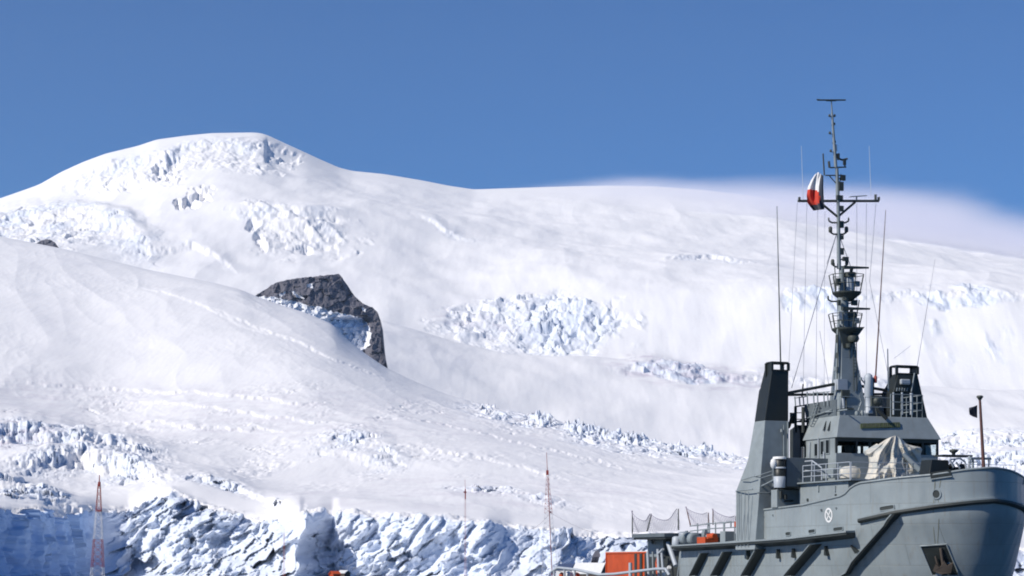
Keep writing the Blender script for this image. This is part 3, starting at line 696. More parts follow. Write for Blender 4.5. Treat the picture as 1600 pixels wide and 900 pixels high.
# diagonal rubbing strakes
for a, b, wd, ot in (((1104, 864), (1086, 899), .36, .55), ((1140, 862), (1120, 899), .42, .6), ((1192, 858), (1168, 899), .45, .62), ((1277, 850), (1236, 899), .5, .66), ((1398, 804), (1318, 899), .42, .62)):
    k = 12; L1_, L2_ = [], []
    for i in range(k+1):
        t = i/k; c, n, d, up = HP(a[0]+(b[0]-a[0])*t, a[1]+(b[1]-a[1])*t)
        h = Vector((1, 0, 0))-n*n.x; h = h.normalized()*wd
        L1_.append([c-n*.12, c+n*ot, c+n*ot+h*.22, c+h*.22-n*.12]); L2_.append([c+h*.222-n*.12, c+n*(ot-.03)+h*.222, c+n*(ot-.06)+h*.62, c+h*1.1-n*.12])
    for L_, nm, mt, par_ in ((L1_, 'diagonal_fender', 'hull', hull), (L2_, 'shade_strip', 'dark', None)):  # dark half of each strake is painted shade beside its hull-coloured edge
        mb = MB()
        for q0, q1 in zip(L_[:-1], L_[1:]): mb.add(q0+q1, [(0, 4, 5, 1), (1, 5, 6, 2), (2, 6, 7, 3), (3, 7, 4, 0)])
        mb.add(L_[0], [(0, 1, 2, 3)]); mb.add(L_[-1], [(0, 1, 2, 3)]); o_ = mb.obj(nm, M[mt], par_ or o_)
# oval fairleads, round hawse hole and small openings
def opening(name, px, py, w_, h_, rim=.045, depth=.03, shape='oval', mat='dark'):
    c, n, d, up = HP(px, py)
    if up.z < 0: up = -up
    ring = []
    for i in range(20):
        a = 2*math.pi*i/20; ex = .35 if shape == 'oval' else 1.0
        sx = math.copysign(abs(math.cos(a))**ex, math.cos(a)); sz = math.copysign(abs(math.sin(a))**ex, math.sin(a))
        ring.append((sx, sz))
    pr = MB(); o_ = [c+d*(x*(w_/2+rim))+up*(z*(h_/2+rim))+n*.05 for x, z in ring]; i_ = [c+d*(x*w_/2)+up*(z*h_/2)+n*.05 for x, z in ring]
    ob = [p-n*.15 for p in o_]; ib = [p-n*.12 for p in i_]
    vs = ob+o_+i_+ib; m = 20
    pr.add(vs, [(k*m+j, k*m+(j+1) % m, (k+1)*m+(j+1) % m, (k+1)*m+j) for k in range(3) for j in range(m)])
    r_ = pr.obj(name, M['hull'], hull)
    ih = MB(); ih.add([p+n*.004+n*.08 for p in ib], [tuple(range(m))]); ih.obj('dark_opening', M[mat], r_)
for px, py, w_, h_ in ((1386, 793.5, .95, .22), (1232, 834, .62, .2), (1269, 830, .72, .2), (1310, 826.5, .8, .2)):
    opening('fairlead', px, py, w_, h_)
opening('hawse_hole', 1463, 772, .42, .48, .08, shape='round')
for px, py, w_, h_ in ((1188, 829, .18, .35), (1284, 797, .12, .14), (1307, 794, .08, .08), (1194, 807, .08, .08), (1208, 805, .08, .08), (1196, 843, .1, .1)):
    opening('scupper', px, py, w_, h_, .015)
for px, py in ((1172, 868), (1219, 866), (1243, 865), (1294, 861), (1337, 857)):
    c, n, d, up = HP(px, py); mb = MB(); mb.prism([c-d*.1+up*.28-n*.05, c+d*.16+up*.22-n*.05, c+d*.0-up*.34-n*.05], n*.32); mb.obj('hull_bracket', M['dark'], hull)
# bow thruster emblem: a white ring with a cross
c, n, d, up = HP(1295, 805, .02)
if up.z < 0: up = -up
mb = MB(); m = 28
for r0, r1 in ((.275, .37),):
    vs = [c+(d*math.cos(2*math.pi*i/m)+up*math.sin(2*math.pi*i/m)*1.25)*r for r in (r0, r1) for i in range(m)]
    mb.add(vs, [(i, (i+1) % m, m+(i+1) % m, m+i) for i in range(m)])
for sgn in (1, -1):
    a = (d*.21*sgn+up*.28); b_ = -a; wv = (d*.05)
    mb.add([c+n*.003+a-wv, c+n*.003+a+wv, c+n*.003+b_+wv, c+n*.003+b_-wv], [(0, 1, 2, 3)])
mb.obj('thruster_emblem', M['white'], hull)
# anchor pocket
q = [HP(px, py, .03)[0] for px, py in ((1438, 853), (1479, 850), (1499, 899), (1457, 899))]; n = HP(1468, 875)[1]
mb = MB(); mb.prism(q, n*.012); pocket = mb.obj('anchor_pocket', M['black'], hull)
mb = MB()
for i in range(4): mb.tube(q[i]+n*.04, q[(i+1) % 4]+n*.04, .05, n=6)
mb.obj('pocket_rim', M['hull'], pocket)
mb = MB(); g = lambda px, py, o_=.3: HP(px, py, o_)[0]
mb.tube(g(1470, 856, .1), g(1474, 884), .09, n=8); mb.prism([g(1459, 889), g(1463, 878), g(1469, 884), g(1476, 874), g(1481, 881), g(1489, 876), g(1486, 892), g(1470, 894)], n*.22)
mb.tube(g(1462, 868, .2), g(1466, 882, .25), .07, n=6)
mb.obj('anchor', M['anchor'], pocket)
mb = MB(); mb.prism([g(1463, 894, .25), g(1467, 888, .25), g(1472, 891, .25), g(1470, 906, .25), g(1462, 906, .25)], n*.1); mb.obj('anchor_fluke', M['light'], pocket)
# rust runs below the hawse hole and the fairlead notch
for pts in ([(1386, 798), (1385, 812)], [(1232, 839), (1231, 843)], [(1310, 831), (1309, 836)], [(1188, 834), (1187, 845)], [(1560, 790), (1556, 830)], [(1459, 781), (1458, 800), (1459, 830), (1461, 849)], [(1466, 781), (1467, 812), (1465, 849)], [(1461, 749), (1460, 764)], [(1470, 748), (1468, 762)]):
    mb = MB(); q = [HP(x, y, .012) for x, y in pts]
    vs = [c+d*s_ for c, n, d, up in q for s_ in (-.018, .018)]
    mb.add(vs, [(2*i, 2*i+1, 2*i+3, 2*i+2) for i in range(len(q)-1)]); mb.obj('rust_run', M['rust'], hull)
# draught/plating weld lines
for x_, y0, y1 in ((1432, 748, 790),):
    pass

# ================================================================== superstructure
V = Vector
def slab(pts, vec, name, mat, par, bevel=.02): mb = MB(); mb.prism(pts, vec); return mb.obj(name, M[mat], par, bevel=bevel)
dh = MB(); dh.box((-7.0, -5.85, 6.3), (-13.2, 5.85, 8.98)); deckh = dh.obj('deckhouse', M['house'], ship, bevel=.04)
mb = MB(); mb.box((-6.2, -6.12, 8.985), (-16.0, 6.12, 9.07)); mb.obj('deck_edge', M['house'], deckh)
mb = MB(); mb.box((-13.2, -4.3, 4.3), (-19.5, 4.3, 8.9)); mb.obj('lower_deckhouse', M['house'], deckh, bevel=.04)
mb = MB(); mb.box((-16.6, -5.3, 4.4), (-20, 5.3, 7.0)); mb.obj('casing', M['house'], deckh, bevel=.04)
for px, py in ((1262, 781), (1306, 774)):
    c = P(px, py, 'y', -5.87); mb = MB(); mb.lathe(c, [(.1, -.04), (.1, .04)], 10, 'y'); mb.obj('vent_knob', M['dark'], deckh)
for px in (1279, 1305):
    c = P(px, 762, 'y', -5.87); mb = MB(); mb.box(c-V((.08, .06, .25)), c+V((.08, .02, .12))); mb.obj('locker_hinge', M['house'], deckh)
mb = MB(); mb.box(P(1256, 757, 'y', -5.9), P(1318, 754, 'y', -5.88)+V((0, .1, 0))); mb.obj('ledge', M['light'], deckh)

# wheelhouse with its glazed front, seen through to the windows aft
XF, XA, YW = -12.0, -16.0, 3.82
zb, zs, zt = 9.07, 10.98, 11.98
wh = MB()
wh.box((XF, -YW, zb), (XF-.12, YW, zs))                       # front below the windows
wh.box((XA, -YW, zb), (XA+.12, YW, zs-.1))                    # aft
wh.box((XF-.12, -YW, zb), (XA+.12, -YW+.1, zt)); wh.box((XF-.12, YW-.1, zb), (XA+.12, YW, zs))
wheelh = wh.obj('wheelhouse', M['house'], ship, bevel=.02)
mb = MB()
for y in (-3.82, -2.35, -1.35, .0, 1.35, 2.6, 3.72): mb.box((XF, y, zs), (XF-.12, y+.14, zt))
for y in (-3.72, -1.6, .35, 2.3, 3.6): mb.box((XA, y, zs-.1), (XA+.12, y+.16, zt))
mb.box((XF+.002, -YW, zt-.22), (XF-.12, YW, zt)); mb.box((XA, -YW, zt-.3), (XA+.12, YW, zt)); mb.box((XF-.12, YW-.1, zt-.3), (XA+.12, YW, zt))
mb.obj('window_frame', M['dark'], wheelh)
ys = [-3.68, -2.35, -1.35, .0, 1.35, 2.6, 3.72]
for a, b in zip(ys[:-1], ys[1:]):
    mb = MB(); mb.box((XF-.05, a+(.0 if a < -3 else .14), zs), (XF-.06, b, zt-.22)); mb.obj('window_pane', M['glass'], wheelh)
mb = MB(); mb.box((-12.4, -3.2, zs-.5), (-13.0, 3.2, zs+.04)); mb.box((-12.5, -2.9, zs), (-12.9, -2.2, zs+.5)); mb.lathe((-13.2, -1.9, zs+.1), [(.32, -.2), (.36, .2), (.25, .42), (.05, .5)], 12); mb.lathe((-13.0, -.9, zs), [(.22, -.1), (.22, .14), (.1, .24)], 10)
mb.box((-12.5, 1.2, zs), (-13.6, 3.2, zs+.6)); mb.obj('bridge_console', M['dark'], wheelh)
for a, b in (((1273.5, 712, ), (1277.5, 694)), ((1283, 710), (1287, 690)), ((1291, 708), (1295.5, 688)), ((1253, 716), (1256, 700))):
    p0 = P(a[0], a[1], 'y', -YW-.02); p1 = P(b[0], b[1], 'y', -YW-.02)
    mb = MB(); mb.box(p0, V((p1.x, p1.y-.02, p1.z))); f_ = mb.obj('side_window', M['darkglass'], wheelh)
    mb = MB(); xa, xb = min(p0.x, p1.x)-.05, max(p0.x, p1.x)+.05; z0, z1 = p0.z-.05, p1.z+.05
    for q0, q1 in (((xa, z0), (xb, z0)), ((xa, z1), (xb, z1)), ((xa, z0), (xa, z1)), ((xb, z0), (xb, z1))): mb.beam((q0[0], -YW-.03, q0[1]), (q1[0], -YW-.03, q1[1]), .05, .05, up=(0, 1, 0))
    mb.obj('window_surround', M['house'], f_)
for a, b, r_ in (((1278.5, 722), (1278.5, 684), .04), ((1265, 690), (1264, 715), .04), ((1288, 726), (1287, 706), .05)):
    mb = MB(); mb.tube(P(*a, 'y', -YW-.1), P(*b, 'y', -YW-.1), r_, n=6); mb.obj('side_pipe', M['light'], wheelh)
# sloping fascia and roof
zr = 13.42
lo = [(XF+.22, -YW-.08, zt), (XF+.22, YW+.12, zt), (XA-.25, YW+.12, zt), (XA-.25, -YW-.08, zt)]
hi = [(XF-.28, -YW+.42, zr), (XF-.28, YW-.62, zr), (XA+.1, YW-.6, zr), (XA+.1, -YW+.42, zr)]
mb = MB(); mb.hexa([V(p) for p in lo], [V(p) for p in hi]); fas = mb.obj('roof_fascia', M['house'], wheelh, bevel=.03)
def fasc(px, py, o_=0):     # point on the front slope of the fascia
    best = None
    for k in range(101):
        x = XF+.22+(-.5)*k/100; p = P(px, py, 'x', x); zz = zt+(zr-zt)*k/100
        if best is None or abs(p.z-zz) < best[0]: best = (abs(p.z-zz), p)
    return best[1]+V((1, 0, .35)).normalized()*o_
mb = MB(); mb.prism([fasc(1344, 670, .03), fasc(1406, 668, .03), fasc(1405, 660.5, .03), fasc(1344, 662.5, .03)], V((.05, 0, .02))); nb = mb.obj('name_board', M['olive'], fas)
mb = MB(); rng = random.Random(3)
xx = 1347.5
while xx < 1401:
    w_ = 4.4; a, b = xx, xx+3.1; yt = 663.2-(xx-1344)*.03; yb = 668.6-(xx-1344)*.03; k = rng.randrange(3)
    L = lambda x0, y0, x1, y1: mb.beam(fasc(x0, y0, .092), fasc(x1, y1, .092), .035, .02, up=(1, 0, .3))
    L(a, yb, a, yt)
    if k != 1: L(b, yb, b, yt)
    L(a, (yt if k else (yt+yb)/2), b, (yt if k else (yt+yb)/2))
    if k == 1: L(a, yb, b, yb)
    xx += w_+2
mb.obj('board_letters', M['brass'], nb)
mb = MB(); mb.tube(fasc(1370, 640, .05), fasc(1383, 657, .25), .12, n=8); mb.obj('fender_bag', M['black'], fas)
for px in (1286.5, 1293.5):
    a = P(px, 672, 'y', -YW-.02); b = P(px+4, 659, 'y', -YW+.32); mb = MB(); mb.beam(a, b, .18, .05, up=(0, 1, .3)); mb.obj('side_vent', M['dark'], fas)
# flying bridge
mb = MB(); mb.box((-12.6, -3.42, zr), (-12.68, -3.3, zr+.0)); 
mb.prism([V((-12.7, -3.4, zr)), V((-16.6, -3.4, zr-.1)), V((-16.9, -3.4, zr+1.0)), V((-12.7, -3.4, zr+1.05))], V((0, .06, 0)))
mb.box((-16.55, -3.38, zr-1.6), (-16.62, 3.2, zr+1.0)); mb.box((-15.9, -3.4, zr-.12), (-17.9, 3.4, zr-.02)); fb = mb.obj('flying_bridge', M['deckgrey'], ship)
mb = MB()
for px in (1243, 1250, 1256, 1262, 1272, 1278, 1288, 1294): mb.tube(P(px, 634, 'y', -3.5), P(px-1, 612+8*(px < 1260), 'y', -3.5), .045, n=6)
mb.path([P(1241, 622, 'y', -3.5), P(1258, 620, 'y', -3.5), P(1272, 614, 'y', -3.5), P(1296, 612, 'y', -3.5)], .03)
mb.path([P(1242, 660, 'y', -3.5), P(1300, 640, 'y', -3.5)], .04); mb.path([P(1290, 644, 'y', -3.6), P(1324, 640, 'y', -3.0)], .05)
mb.path([P(1264, 664, 'y', -3.7), P(1274, 632, 'y', -3.6)], .04); mb.path([P(1268, 664, 'y', -3.75), P(1278, 632, 'y', -3.6)], .04)
for i in range(7): t = i/6; mb.tube(P(1264+10*t, 664-32*t, 'y', -3.7), P(1268+10*t, 664-32*t, 'y', -3.72), .025, n=5)
mb.obj('bridge_rail', M['mast'], fb)
mb = MB(); mb.box(P(1241, 636, 'y', -3.9), P(1257, 633, 'y', -3.7)); mb.path([P(1243, 636, 'y', -3.8), P(1243, 676, 'y', -3.8)], .1); mb.path([P(1255, 636, 'y', -3.8), P(1255, 676, 'y', -3.8)], .12)
mb.path([P(1243, 645, 'y', -3.8), P(1255, 645, 'y', -3.8)], .03); mb.path([P(1243, 655, 'y', -3.8), P(1255, 655, 'y', -3.8)], .03); mb.path([P(1239, 648, 'y', -4), P(1232, 668, 'y', -4)], .12); mb.path([P(1253, 620, 'y', -3.8), P(1255, 600, 'y', -3.8)], .05)
mb.box(P(1234, 662, 'y', -3.9), P(1243, 645, 'y', -3.5)); mb.prism([P(1234, 716, 'y', -3.6), P(1250, 716, 'y', -3.6), P(1250, 672, 'y', -3.6), P(1245, 664, 'y', -3.6), P(1234, 672, 'y', -3.6)], V((0, 1.2, 0)))
mb.obj('signal_stand', M['dark'], fb)
def railing(name, line, h, par, mat='mast', n=None, r=.028, bars=3, every=1.0):
    """a rail with stanchions along a line of deck points"""
    mb = MB(); L = [V(p) for p in line]
    for a, b in zip(L[:-1], L[1:]):
        for k in range(1, bars+1): mb.tube(a+V((0, 0, h*k/bars)), b+V((0, 0, h*k/bars)), r, n=5)
        m = max(1, round((b-a).length/every))
        for i in range(m+1):
            p = a+(b-a)*i/m; mb.tube(p, p+V((0, 0, h)), r*1.15, n=5)
    return mb.obj(name, M[mat], par)
railing('railing', [(-12.6, .6, zr), (-12.6, 3.0, zr), (-16, 3.1, zr)], 1.5, fb, every=.75, r=.03)
railing('railing', [(-12.6, -3.2, zr), (-12.6, .6, zr)], 1.25, fb, every=2.0, bars=2, r=.018)
for px, wd in ((1396, 3), (1409.5, 3.4), (1424, 5)):
    mb = MB(); mb.path([P(px, 648, 'x', -12.9), P(px, 613+(px > 1420), 'x', -12.9)], wd/47); mb.obj('rail_post', M['light'], fb)
# vertical aerial dome column, its dark bracket and searchlight on the roof
mb = MB(); c = P(1357, 646, 'x', -13.6); hgt_ = P(1357, 583, 'x', -13.6).z-c.z
mb.lathe(c, [(.3, 0), (.3, .15), (.24, .2), (.24, hgt_*.4), (.27, hgt_*.45), (.29, hgt_*.88), (.24, hgt_*.95), (.12, hgt_*.99), (.02, hgt_)], 18); mb.obj('aerial_column', M['light'], fb)
mb = MB(); mb.box(P(1366, 630, 'x', -13.8), P(1362, 590, 'x', -13.9)); mb.obj('column_bracket', M['dark'], fb)
mb = MB(); c = P(1369, 627, 'x', -13.3); mb.lathe(c, [(.18, -.2), (.27, -.12), (.27, .2), (.12, .3)], 12, 'x'); mb.box(P(1362, 634, 'x', -13.2), P(1375, 619, 'x', -13.5)); mb.path([P(1371, 636, 'x', -13.2), P(1381, 655, 'x', -13.2)], .08); mb.path([P(1368, 636, 'x', -13.2), P(1371, 654, 'x', -13.2)], .05); mb.obj('searchlight', M['mastdark'], fb)
mb = MB(); mb.path([P(1341, 642, 'x', -13.2), P(1346, 628, 'x', -13.2), P(1343, 618, 'x', -13.2)], .05); mb.lathe(P(1339, 646, 'x', -13.2), [(.12, -.12), (.16, 0), (.12, .14)], 8); mb.lathe(P(1347, 645, 'x', -13.2), [(.12, -.2), (.16, 0), (.1, .14)], 8); mb.obj('compass_stand', M['mast'], fb)
mb = MB(); mb.path([P(1345, 592, 'x', -13.6), P(1343, 578, 'x', -13.6)], .02); mb.path([P(1345, 592, 'x', -13.6), P(1352, 600, 'x', -13.6)], .05); mb.lathe(P(1345, 592, 'x', -13.6), [(.08, -.1), (.1, .1)], 8); mb.obj('small_aerial', M['mast'], fb)

# bridge wing with the round nav-light tower at its end
mb = MB(); a = P(1229.5, 760, 'x', -13.0); b = P(1275, 716, 'x', -13.0); mb.box(a, V((-15.0, -3.8, b.z)))
wing = mb.obj('bridge_wing', M['deckgrey'], ship, bevel=.02)
mb = MB(); mb.prism([P(1229, 760, 'x', -13.0), P(1275, 768, 'x', -13.0), P(1275, 760, 'x', -13.0)], V((-2, 0, 0))); mb.obj('wing_bracket', M['dark'], wing)
c = P(1218, 762, 'x', -13.2); k = 24.0
for z0, z1, r, mt, nm in ((0, .72, .40, 'light', 'tower_base'), (.72, 1.22, .37, 'black', 'lamp_lens'), (1.22, 1.32, .42, 'light', 'tower_ring'), (1.32, 1.82, .37, 'black', 'lamp_lens'), (1.82, 1.98, .44, 'white', 'tower_cap')):
    mb = MB(); mb.lathe(c+V((0, 0, z0)), [(r*.9 if nm == 'tower_base' else r, 0), (r, z1-z0-.02), (r*.9, z1-z0)], 20); mb.obj(nm, M[mt], wing)
mb = MB(); mb.lathe(c+V((0, -.42, 1.22)), [(.1, 0), (.2, .12), (.23, .34), (.18, .55), (.05, .66)], 14); mb.obj('lamp_dome', M['white'], wing)
mb = MB(); mb.box(P(1214, 793, 'x', -14.2), P(1240, 766, 'x', -15)); lk = mb.obj('side_locker', M['house'], deckh, bevel=.02)
mb = MB(); mb.lathe(P(1220, 772, 'x', -14.1)+V((0, 0, -.3)), [(.1, 0), (.1, .5)], 8); mb.lathe(P(1227, 775, 'x', -14.1)+V((0, 0, -.2)), [(.12, 0), (.12, .3)], 8); mb.path([P(1226, 783, 'x', -14.1), P(1239, 782, 'x', -14.1)], .05); mb.obj('hose_fittings', M['dark'], lk)

# funnels
def funnel(s):
    xf = -16.2 if s < 0 else -15.4
    prof = [(xf, 4.8), (xf, 16.55), (xf-.4, 16.5), (xf-1.45, 15.3), (xf-1.45, 13.2), (xf-1.6, 10.7), (xf-2.7, 8.7), (xf-2.7, 4.8)]
    ol = [(1207, 574), (1195, 658), (1180, 762), (1179, 850)] if s < 0 else [(1431, 572), (1450, 658), (1464, 710), (1470, 740), (1471, 850)]
    il = [(1232, 574), (1232, 850)] if s < 0 else [(1403, 572), (1395, 600), (1395, 850)]
    def curve(pts):
        q = sorted((P(a_, b_, 'x', xf).z, P(a_, b_, 'x', xf).y) for a_, b_ in pts); return lambda z: float(np.interp(z, [k[0] for k in q], [k[1] for k in q]))
    yo = curve(ol); yin = curve(il); yi = yin(12)
    zc = 13.25
    def cut(prof, keep):
        out = []
        for i in range(len(prof)):
            a, b = prof[i], prof[(i+1) % len(prof)]
            ka, kb = keep(a[1]), keep(b[1])
            if ka: out.append(a)
            if ka != kb: t = (zc-a[1])/(b[1]-a[1]); out.append((a[0]+(b[0]-a[0])*t, zc))
        return out
    def solid(pr):
        mb = MB(); n = len(pr)
        vs = [V((x, yo(z), z)) for x, z in pr]+[V((x, yin(z), z)) for x, z in pr]
        mb.add(vs, [tuple(range(n)), tuple(range(n, 2*n))[::-1]]+[(i, (i+1) % n, n+(i+1) % n, n+i) for i in range(n)]); return mb
    body = solid(cut(prof, lambda z: z <= zc)).obj('funnel', M['house'], ship, bevel=.03)
    cap = solid(cut(prof, lambda z: z > zc-1e-6)).obj('funnel_top', M['black'], body, bevel=.03)
    mb = MB(); z0, z1 = 16.55, 17.05
    yi = yin(16.8); c4 = [(xf-.02, yo(z0)), (xf-.02, yi), (xf-.8, yi), (xf-.8, yo(z0))]
    for x, y in c4: mb.beam((x, y, z0-(.6 if x < xf-.3 else 0)), (x, y, z1), .16, .16, up=(1, 0, 0))
    mb.box((xf-.02, yi, z1-.02), (xf-.8, yo(z0), z1+.08)); mb.prism([V((xf, yo(z0), z0-.1)), V((xf-1.6, yo(z0), z0-1.0)), V((xf-.8, yo(z0), z1)), V((xf, yo(z0), z1))], V((0, -s*.05, 0)))
    mb.path([(x, y, z1) for x, y in c4+c4[:1]], .06, n=6); mb.path([(x, y, z0) for x, y in c4[:2]], .06)
    mb.obj('cowl_frame', M['black'], cap)
    yi = yin(12); xp = xf+.13; mb = MB(); mb.path([(xp, yi+s*.42, 8.5), (xp, yi+s*.42, 13.0)], .04); mb.path([(xp, yi+s*.12, 7.5), (xp, yi+s*.12, 13.2)], .06); mb.path([(xp, yi-s*.1, 9.0), (xp, yi-s*.1, 10.8)], .05)
    mb.lathe((xp+.05, yi+s*.6, 12.6), [(.1, -.1), (.1, .1)], 8); mb.obj('funnel_pipe', M['mast'], body)
    return body, cap, yo, yin
f1_, cap1, yo1, yi1 = funnel(-1)
mb = MB(); mb.prism([V((-16.1, -6.1, 8.75)), V((-16.1, -5.8, 9.0)), V((-16.1, -5.5, 8.2)), V((-16.1, -5.7, 8.0))], V((.06, 0, 0))); mb.obj('funnel_flap', M['dark'], f1_)
mb = MB(); yq = lambda z: yo1(z)-.06
for dx_ in (.5, 1.0, 1.5, 2.0): mb.path([(-16.5-dx_, yq(5.0), 5.0), (-16.5-dx_, yq(8.6), 8.6)], .03)
mb.path([(-16.4, yq(9.6), 9.6), (-18.2, yq(9.4), 9.4)], .03); mb.path([(-16.4, yq(8.75), 8.75), (-18.8, yq(8.7), 8.7)], .04); mb.obj('side_conduit', M['mast'], f1_)
f2_, cap2, yo2, yi2 = funnel(1)
xb = -15.3
mb = MB(); mb.add([P(1403, 586, 'x', xb), P(1428, 586, 'x', xb), P(1431, 612, 'x', xb), P(1397, 612, 'x', xb)]+[P(1403, 586, 'x', xb)+V((-.15, 0, 0)), P(1428, 586, 'x', xb)+V((-.15, 0, 0)), P(1431, 612, 'x', xb)+V((-.15, 0, 0)), P(1397, 612, 'x', xb)+V((-.15, 0, 0))], [(0, 1, 2, 3), (4, 5, 6, 7), (0, 1, 5, 4), (1, 2, 6, 5), (2, 3, 7, 6), (3, 0, 4, 7)])
bay = mb.obj('exhaust_bay', M['dark'], cap2)
mb = MB(); a_ = P(1405, 601, 'x', xb+.02); b_ = P(1420, 593, 'x', xb+.02); mb.box(a_, V((b_.x+.25, b_.y, b_.z))); mb.obj('exhaust_cover', M['light'], bay, bevel=.08)
mb = MB()
for i in range(5): mb.beam(P(1402+4*i, 606, 'x', xb+.1), P(1401+4*i, 611, 'x', xb+.1), .06, .06)
mb.path([P(1424, 612, 'x', xb+.2), P(1429, 583, 'x', xb+.2)], .05); mb.obj('exhaust_louver', M['mast'], bay)
# struts tying the mast to the funnels
for a, b, pl in (((1232, 614), (1304, 600), -16.4), ((1232, 617), (1302, 616), -16.6), ((1338, 602), (1408, 614), -16.4), ((1336, 616), (1408, 616), -16.6)):
    mb = MB(); mb.tube(P(*a, 'x', pl), P(*b, 'x', pl), .10 if pl == -16.4 else .085, n=8); mb.obj('mast_strut', M['dark'], ship)

# wing walkway
mb = MB(); mb.path([P(1174, 768, 'y', -6.4), P(1211, 749, 'x', -13.3)], .06); mb.path([P(1158, 752, 'y', -6.4), P(1206, 736, 'x', -13.3)], .025); mb.path([P(1174, 752, 'y', -6.5), P(1208, 741, 'x', -13.3)], .025); mb.path([P(1194, 745, 'y', -6.45), P(1197, 752, 'y', -6.45)], .05); mb.path([P(1183, 770, 'x', -15.9), P(1208, 770, 'x', -15.9), P(1216, 764, 'x', -15)], .04)
mb.obj('walkway', M['mast'], ship)

# ================================================================== mast
XM = -16.6
def Q(px, py, dx_=0): return P(px, py, 'x', XM)+V((dx_, 0, 0))
def msec(px0, px1, py, d): a, b = Q(px0, py), Q(px1, py); c = (a.y+b.y)/2; h = abs(b.y-a.y)/2; return [V((XM+d, c-h, a.z)), V((XM+d, c+h, a.z)), V((XM-d, c+h, a.z)), V((XM-d, c-h, a.z))]
mb = MB(); secs = [msec(1301, 1347, 652, .9), msec(1306, 1340, 612, .7), msec(1309, 1333, 560, .5), msec(1311, 1329, 512, .4)]
for a, b in zip(secs[:-1], secs[1:]): mb.hexa(a, b)
mast = mb.obj('mast', M['mast'], ship, bevel=.02)
mb = MB(); mb.tube(Q(1306.5, 610, .3), Q(1307, 508, .3), .15, n=10); mb.tube(Q(1313, 606, .5), Q(1313, 512, .4), .045, n=6); mb.tube(Q(1303, 580, .3), Q(1303, 574, .3), .2, n=8); mb.obj('mast_conduit', M['mast'], mast)
mb = MB(); a = Q(1301, 610, .7); b = Q(1316, 594, .7); mb.box(a, V((b.x-.6, b.y, b.z))); mb.tube(Q(1309, 650, .8), Q(1308, 612, .7), .12, n=8); mb.obj('junction_box', M['light'], mast)
mb = MB(); mb.box(Q(1305, 622, .75), Q(1317, 611, .9)); mb.path([Q(1312, 620, .8), Q(1312, 640, .9), Q(1296, 642, .9)], .05); mb.path([Q(1312, 640, .9), Q(1323, 640, .9)], .05); mb.obj('mast_bracket', M['mastdark'], mast)
def mlevel(base_py, top_py, xl, xr, colx, nm):
    """crow's-nest platform: bracket, drum column, splayed rails"""
    mb = MB(); a = Q(xl, base_py); b = Q(xr, base_py); c0 = V((XM, (a.y+b.y)/2, a.z)); h = (b.y-a.y)/2
    mb.lathe(c0+V((0, 0, 0)), [(h*.35, -.55), (h*.95, -.08), (h, 0), (h, .06)], 14); pf = mb.obj('platform', M['mastdark'], mast)
    mb = MB(); zt_ = Q(xr, top_py).z-a.z
    for i in range(9):
        t = 2*math.pi*i/9; d = V((math.cos(t), math.sin(t), 0)); mb.tube(c0+d*h*.95, c0+d*(h*1.2)+V((0, 0, zt_)), .04, n=5)
        t2 = 2*math.pi*(i+1)/9; d2 = V((math.cos(t2), math.sin(t2), 0))
        for k in (.5, 1.0):
            if i not in (1, 5): mb.tube(c0+d*h*(.95+.25*k)+V((0, 0, zt_*k)), c0+d2*h*(.95+.25*k)+V((0, 0, zt_*k)), .025, n=5)
    mb.obj('platform_rail', M['mastdark'], pf); return pf
mlevel(514, 492, 1302, 1341, 0, 'a'); mlevel(457, 431, 1303, 1343, 0, 'b')
mb = MB()
mb.prism([Q(1312, 545), Q(1321, 545), Q(1345, 512), Q(1304, 512)], V((.5, 0, 0))); mb.lathe(Q(1326, 531, .6), [(.3, -.2), (.4, 0), (.35, .2)], 12); mb.lathe(Q(1318, 541, .7), [(.18, -.15), (.22, .1)], 10); mb.obj('radar_bracket', M['mastdark'], mast)
def cyl(px0, px1, py0, py1, d, mat, nm, par=mast, taper=1, n=14):
    a = Q((px0+px1)/2, py0, d); b = Q((px0+px1)/2, py1, d); r = (Q(px1, py0).y-Q(px0, py0).y)/2
    mb = MB(); mb.tube(a, b, r, r*taper, n=n); return mb.obj(nm, M[mat], par)
cyl(1309, 1325, 512, 466, 0, 'mast', 'mast_column'); cyl(1324, 1338, 512, 494, 0, 'mast', 'radar_drum', n=16); cyl(1319, 1336, 496, 488, .1, 'mastdark', 'radar_gearbox')
cyl(1310, 1320, 466, 418, 0, 'mast', 'mast_column', taper=.7); cyl(1320, 1334, 455, 430, 0, 'light', 'radar_drum', taper=.9); cyl(1319, 1335, 433, 426, .1, 'mastdark', 'radar_gearbox')
cyl(1312, 1322, 470, 456, .3, 'mastdark', 'cable_box')
for xa, xb, y_, nm in ((1310, 1353, 483.5, 'radar_antenna'), (1312, 1351, 419.5, 'radar_antenna')):
    mb = MB(); a = Q(xa, y_, .5); b = Q(xb, y_+.5, .5); mb.hexa([a+V((-.1, 0, -.1)), a+V((.1, 0, -.1)), b+V((.06, 0, -.05)), b+V((-.06, 0, -.05))], [a+V((-.1, 0, .12)), a+V((.1, 0, .12)), b+V((.06, 0, .06)), b+V((-.06, 0, .06))])
    mb.tube(Q(1325, y_+6, .4), Q(1325, y_, .5), .12, n=8); mb.obj(nm, M['mastdark'], mast)
def arms(y_, xl, xr, hh, lampw, lamph):
    mb = MB(); mb.path([Q(xl, y_-3), Q(xl+5, y_), Q(xr-5, y_), Q(xr, y_-3)], .06)
    arm = mb.obj('lamp_arm', M['mastdark'], mast)
    for x in (xl, xr):
        mb = MB(); p = Q(x, y_-3); r = lampw/46.; mb.lathe(p, [(r*.8, 0), (r, .05), (r, lamph/23.4-.08), (r*.6, lamph/23.4)], 10); mb.obj('mast_lamp', M['mastdark'], arm)
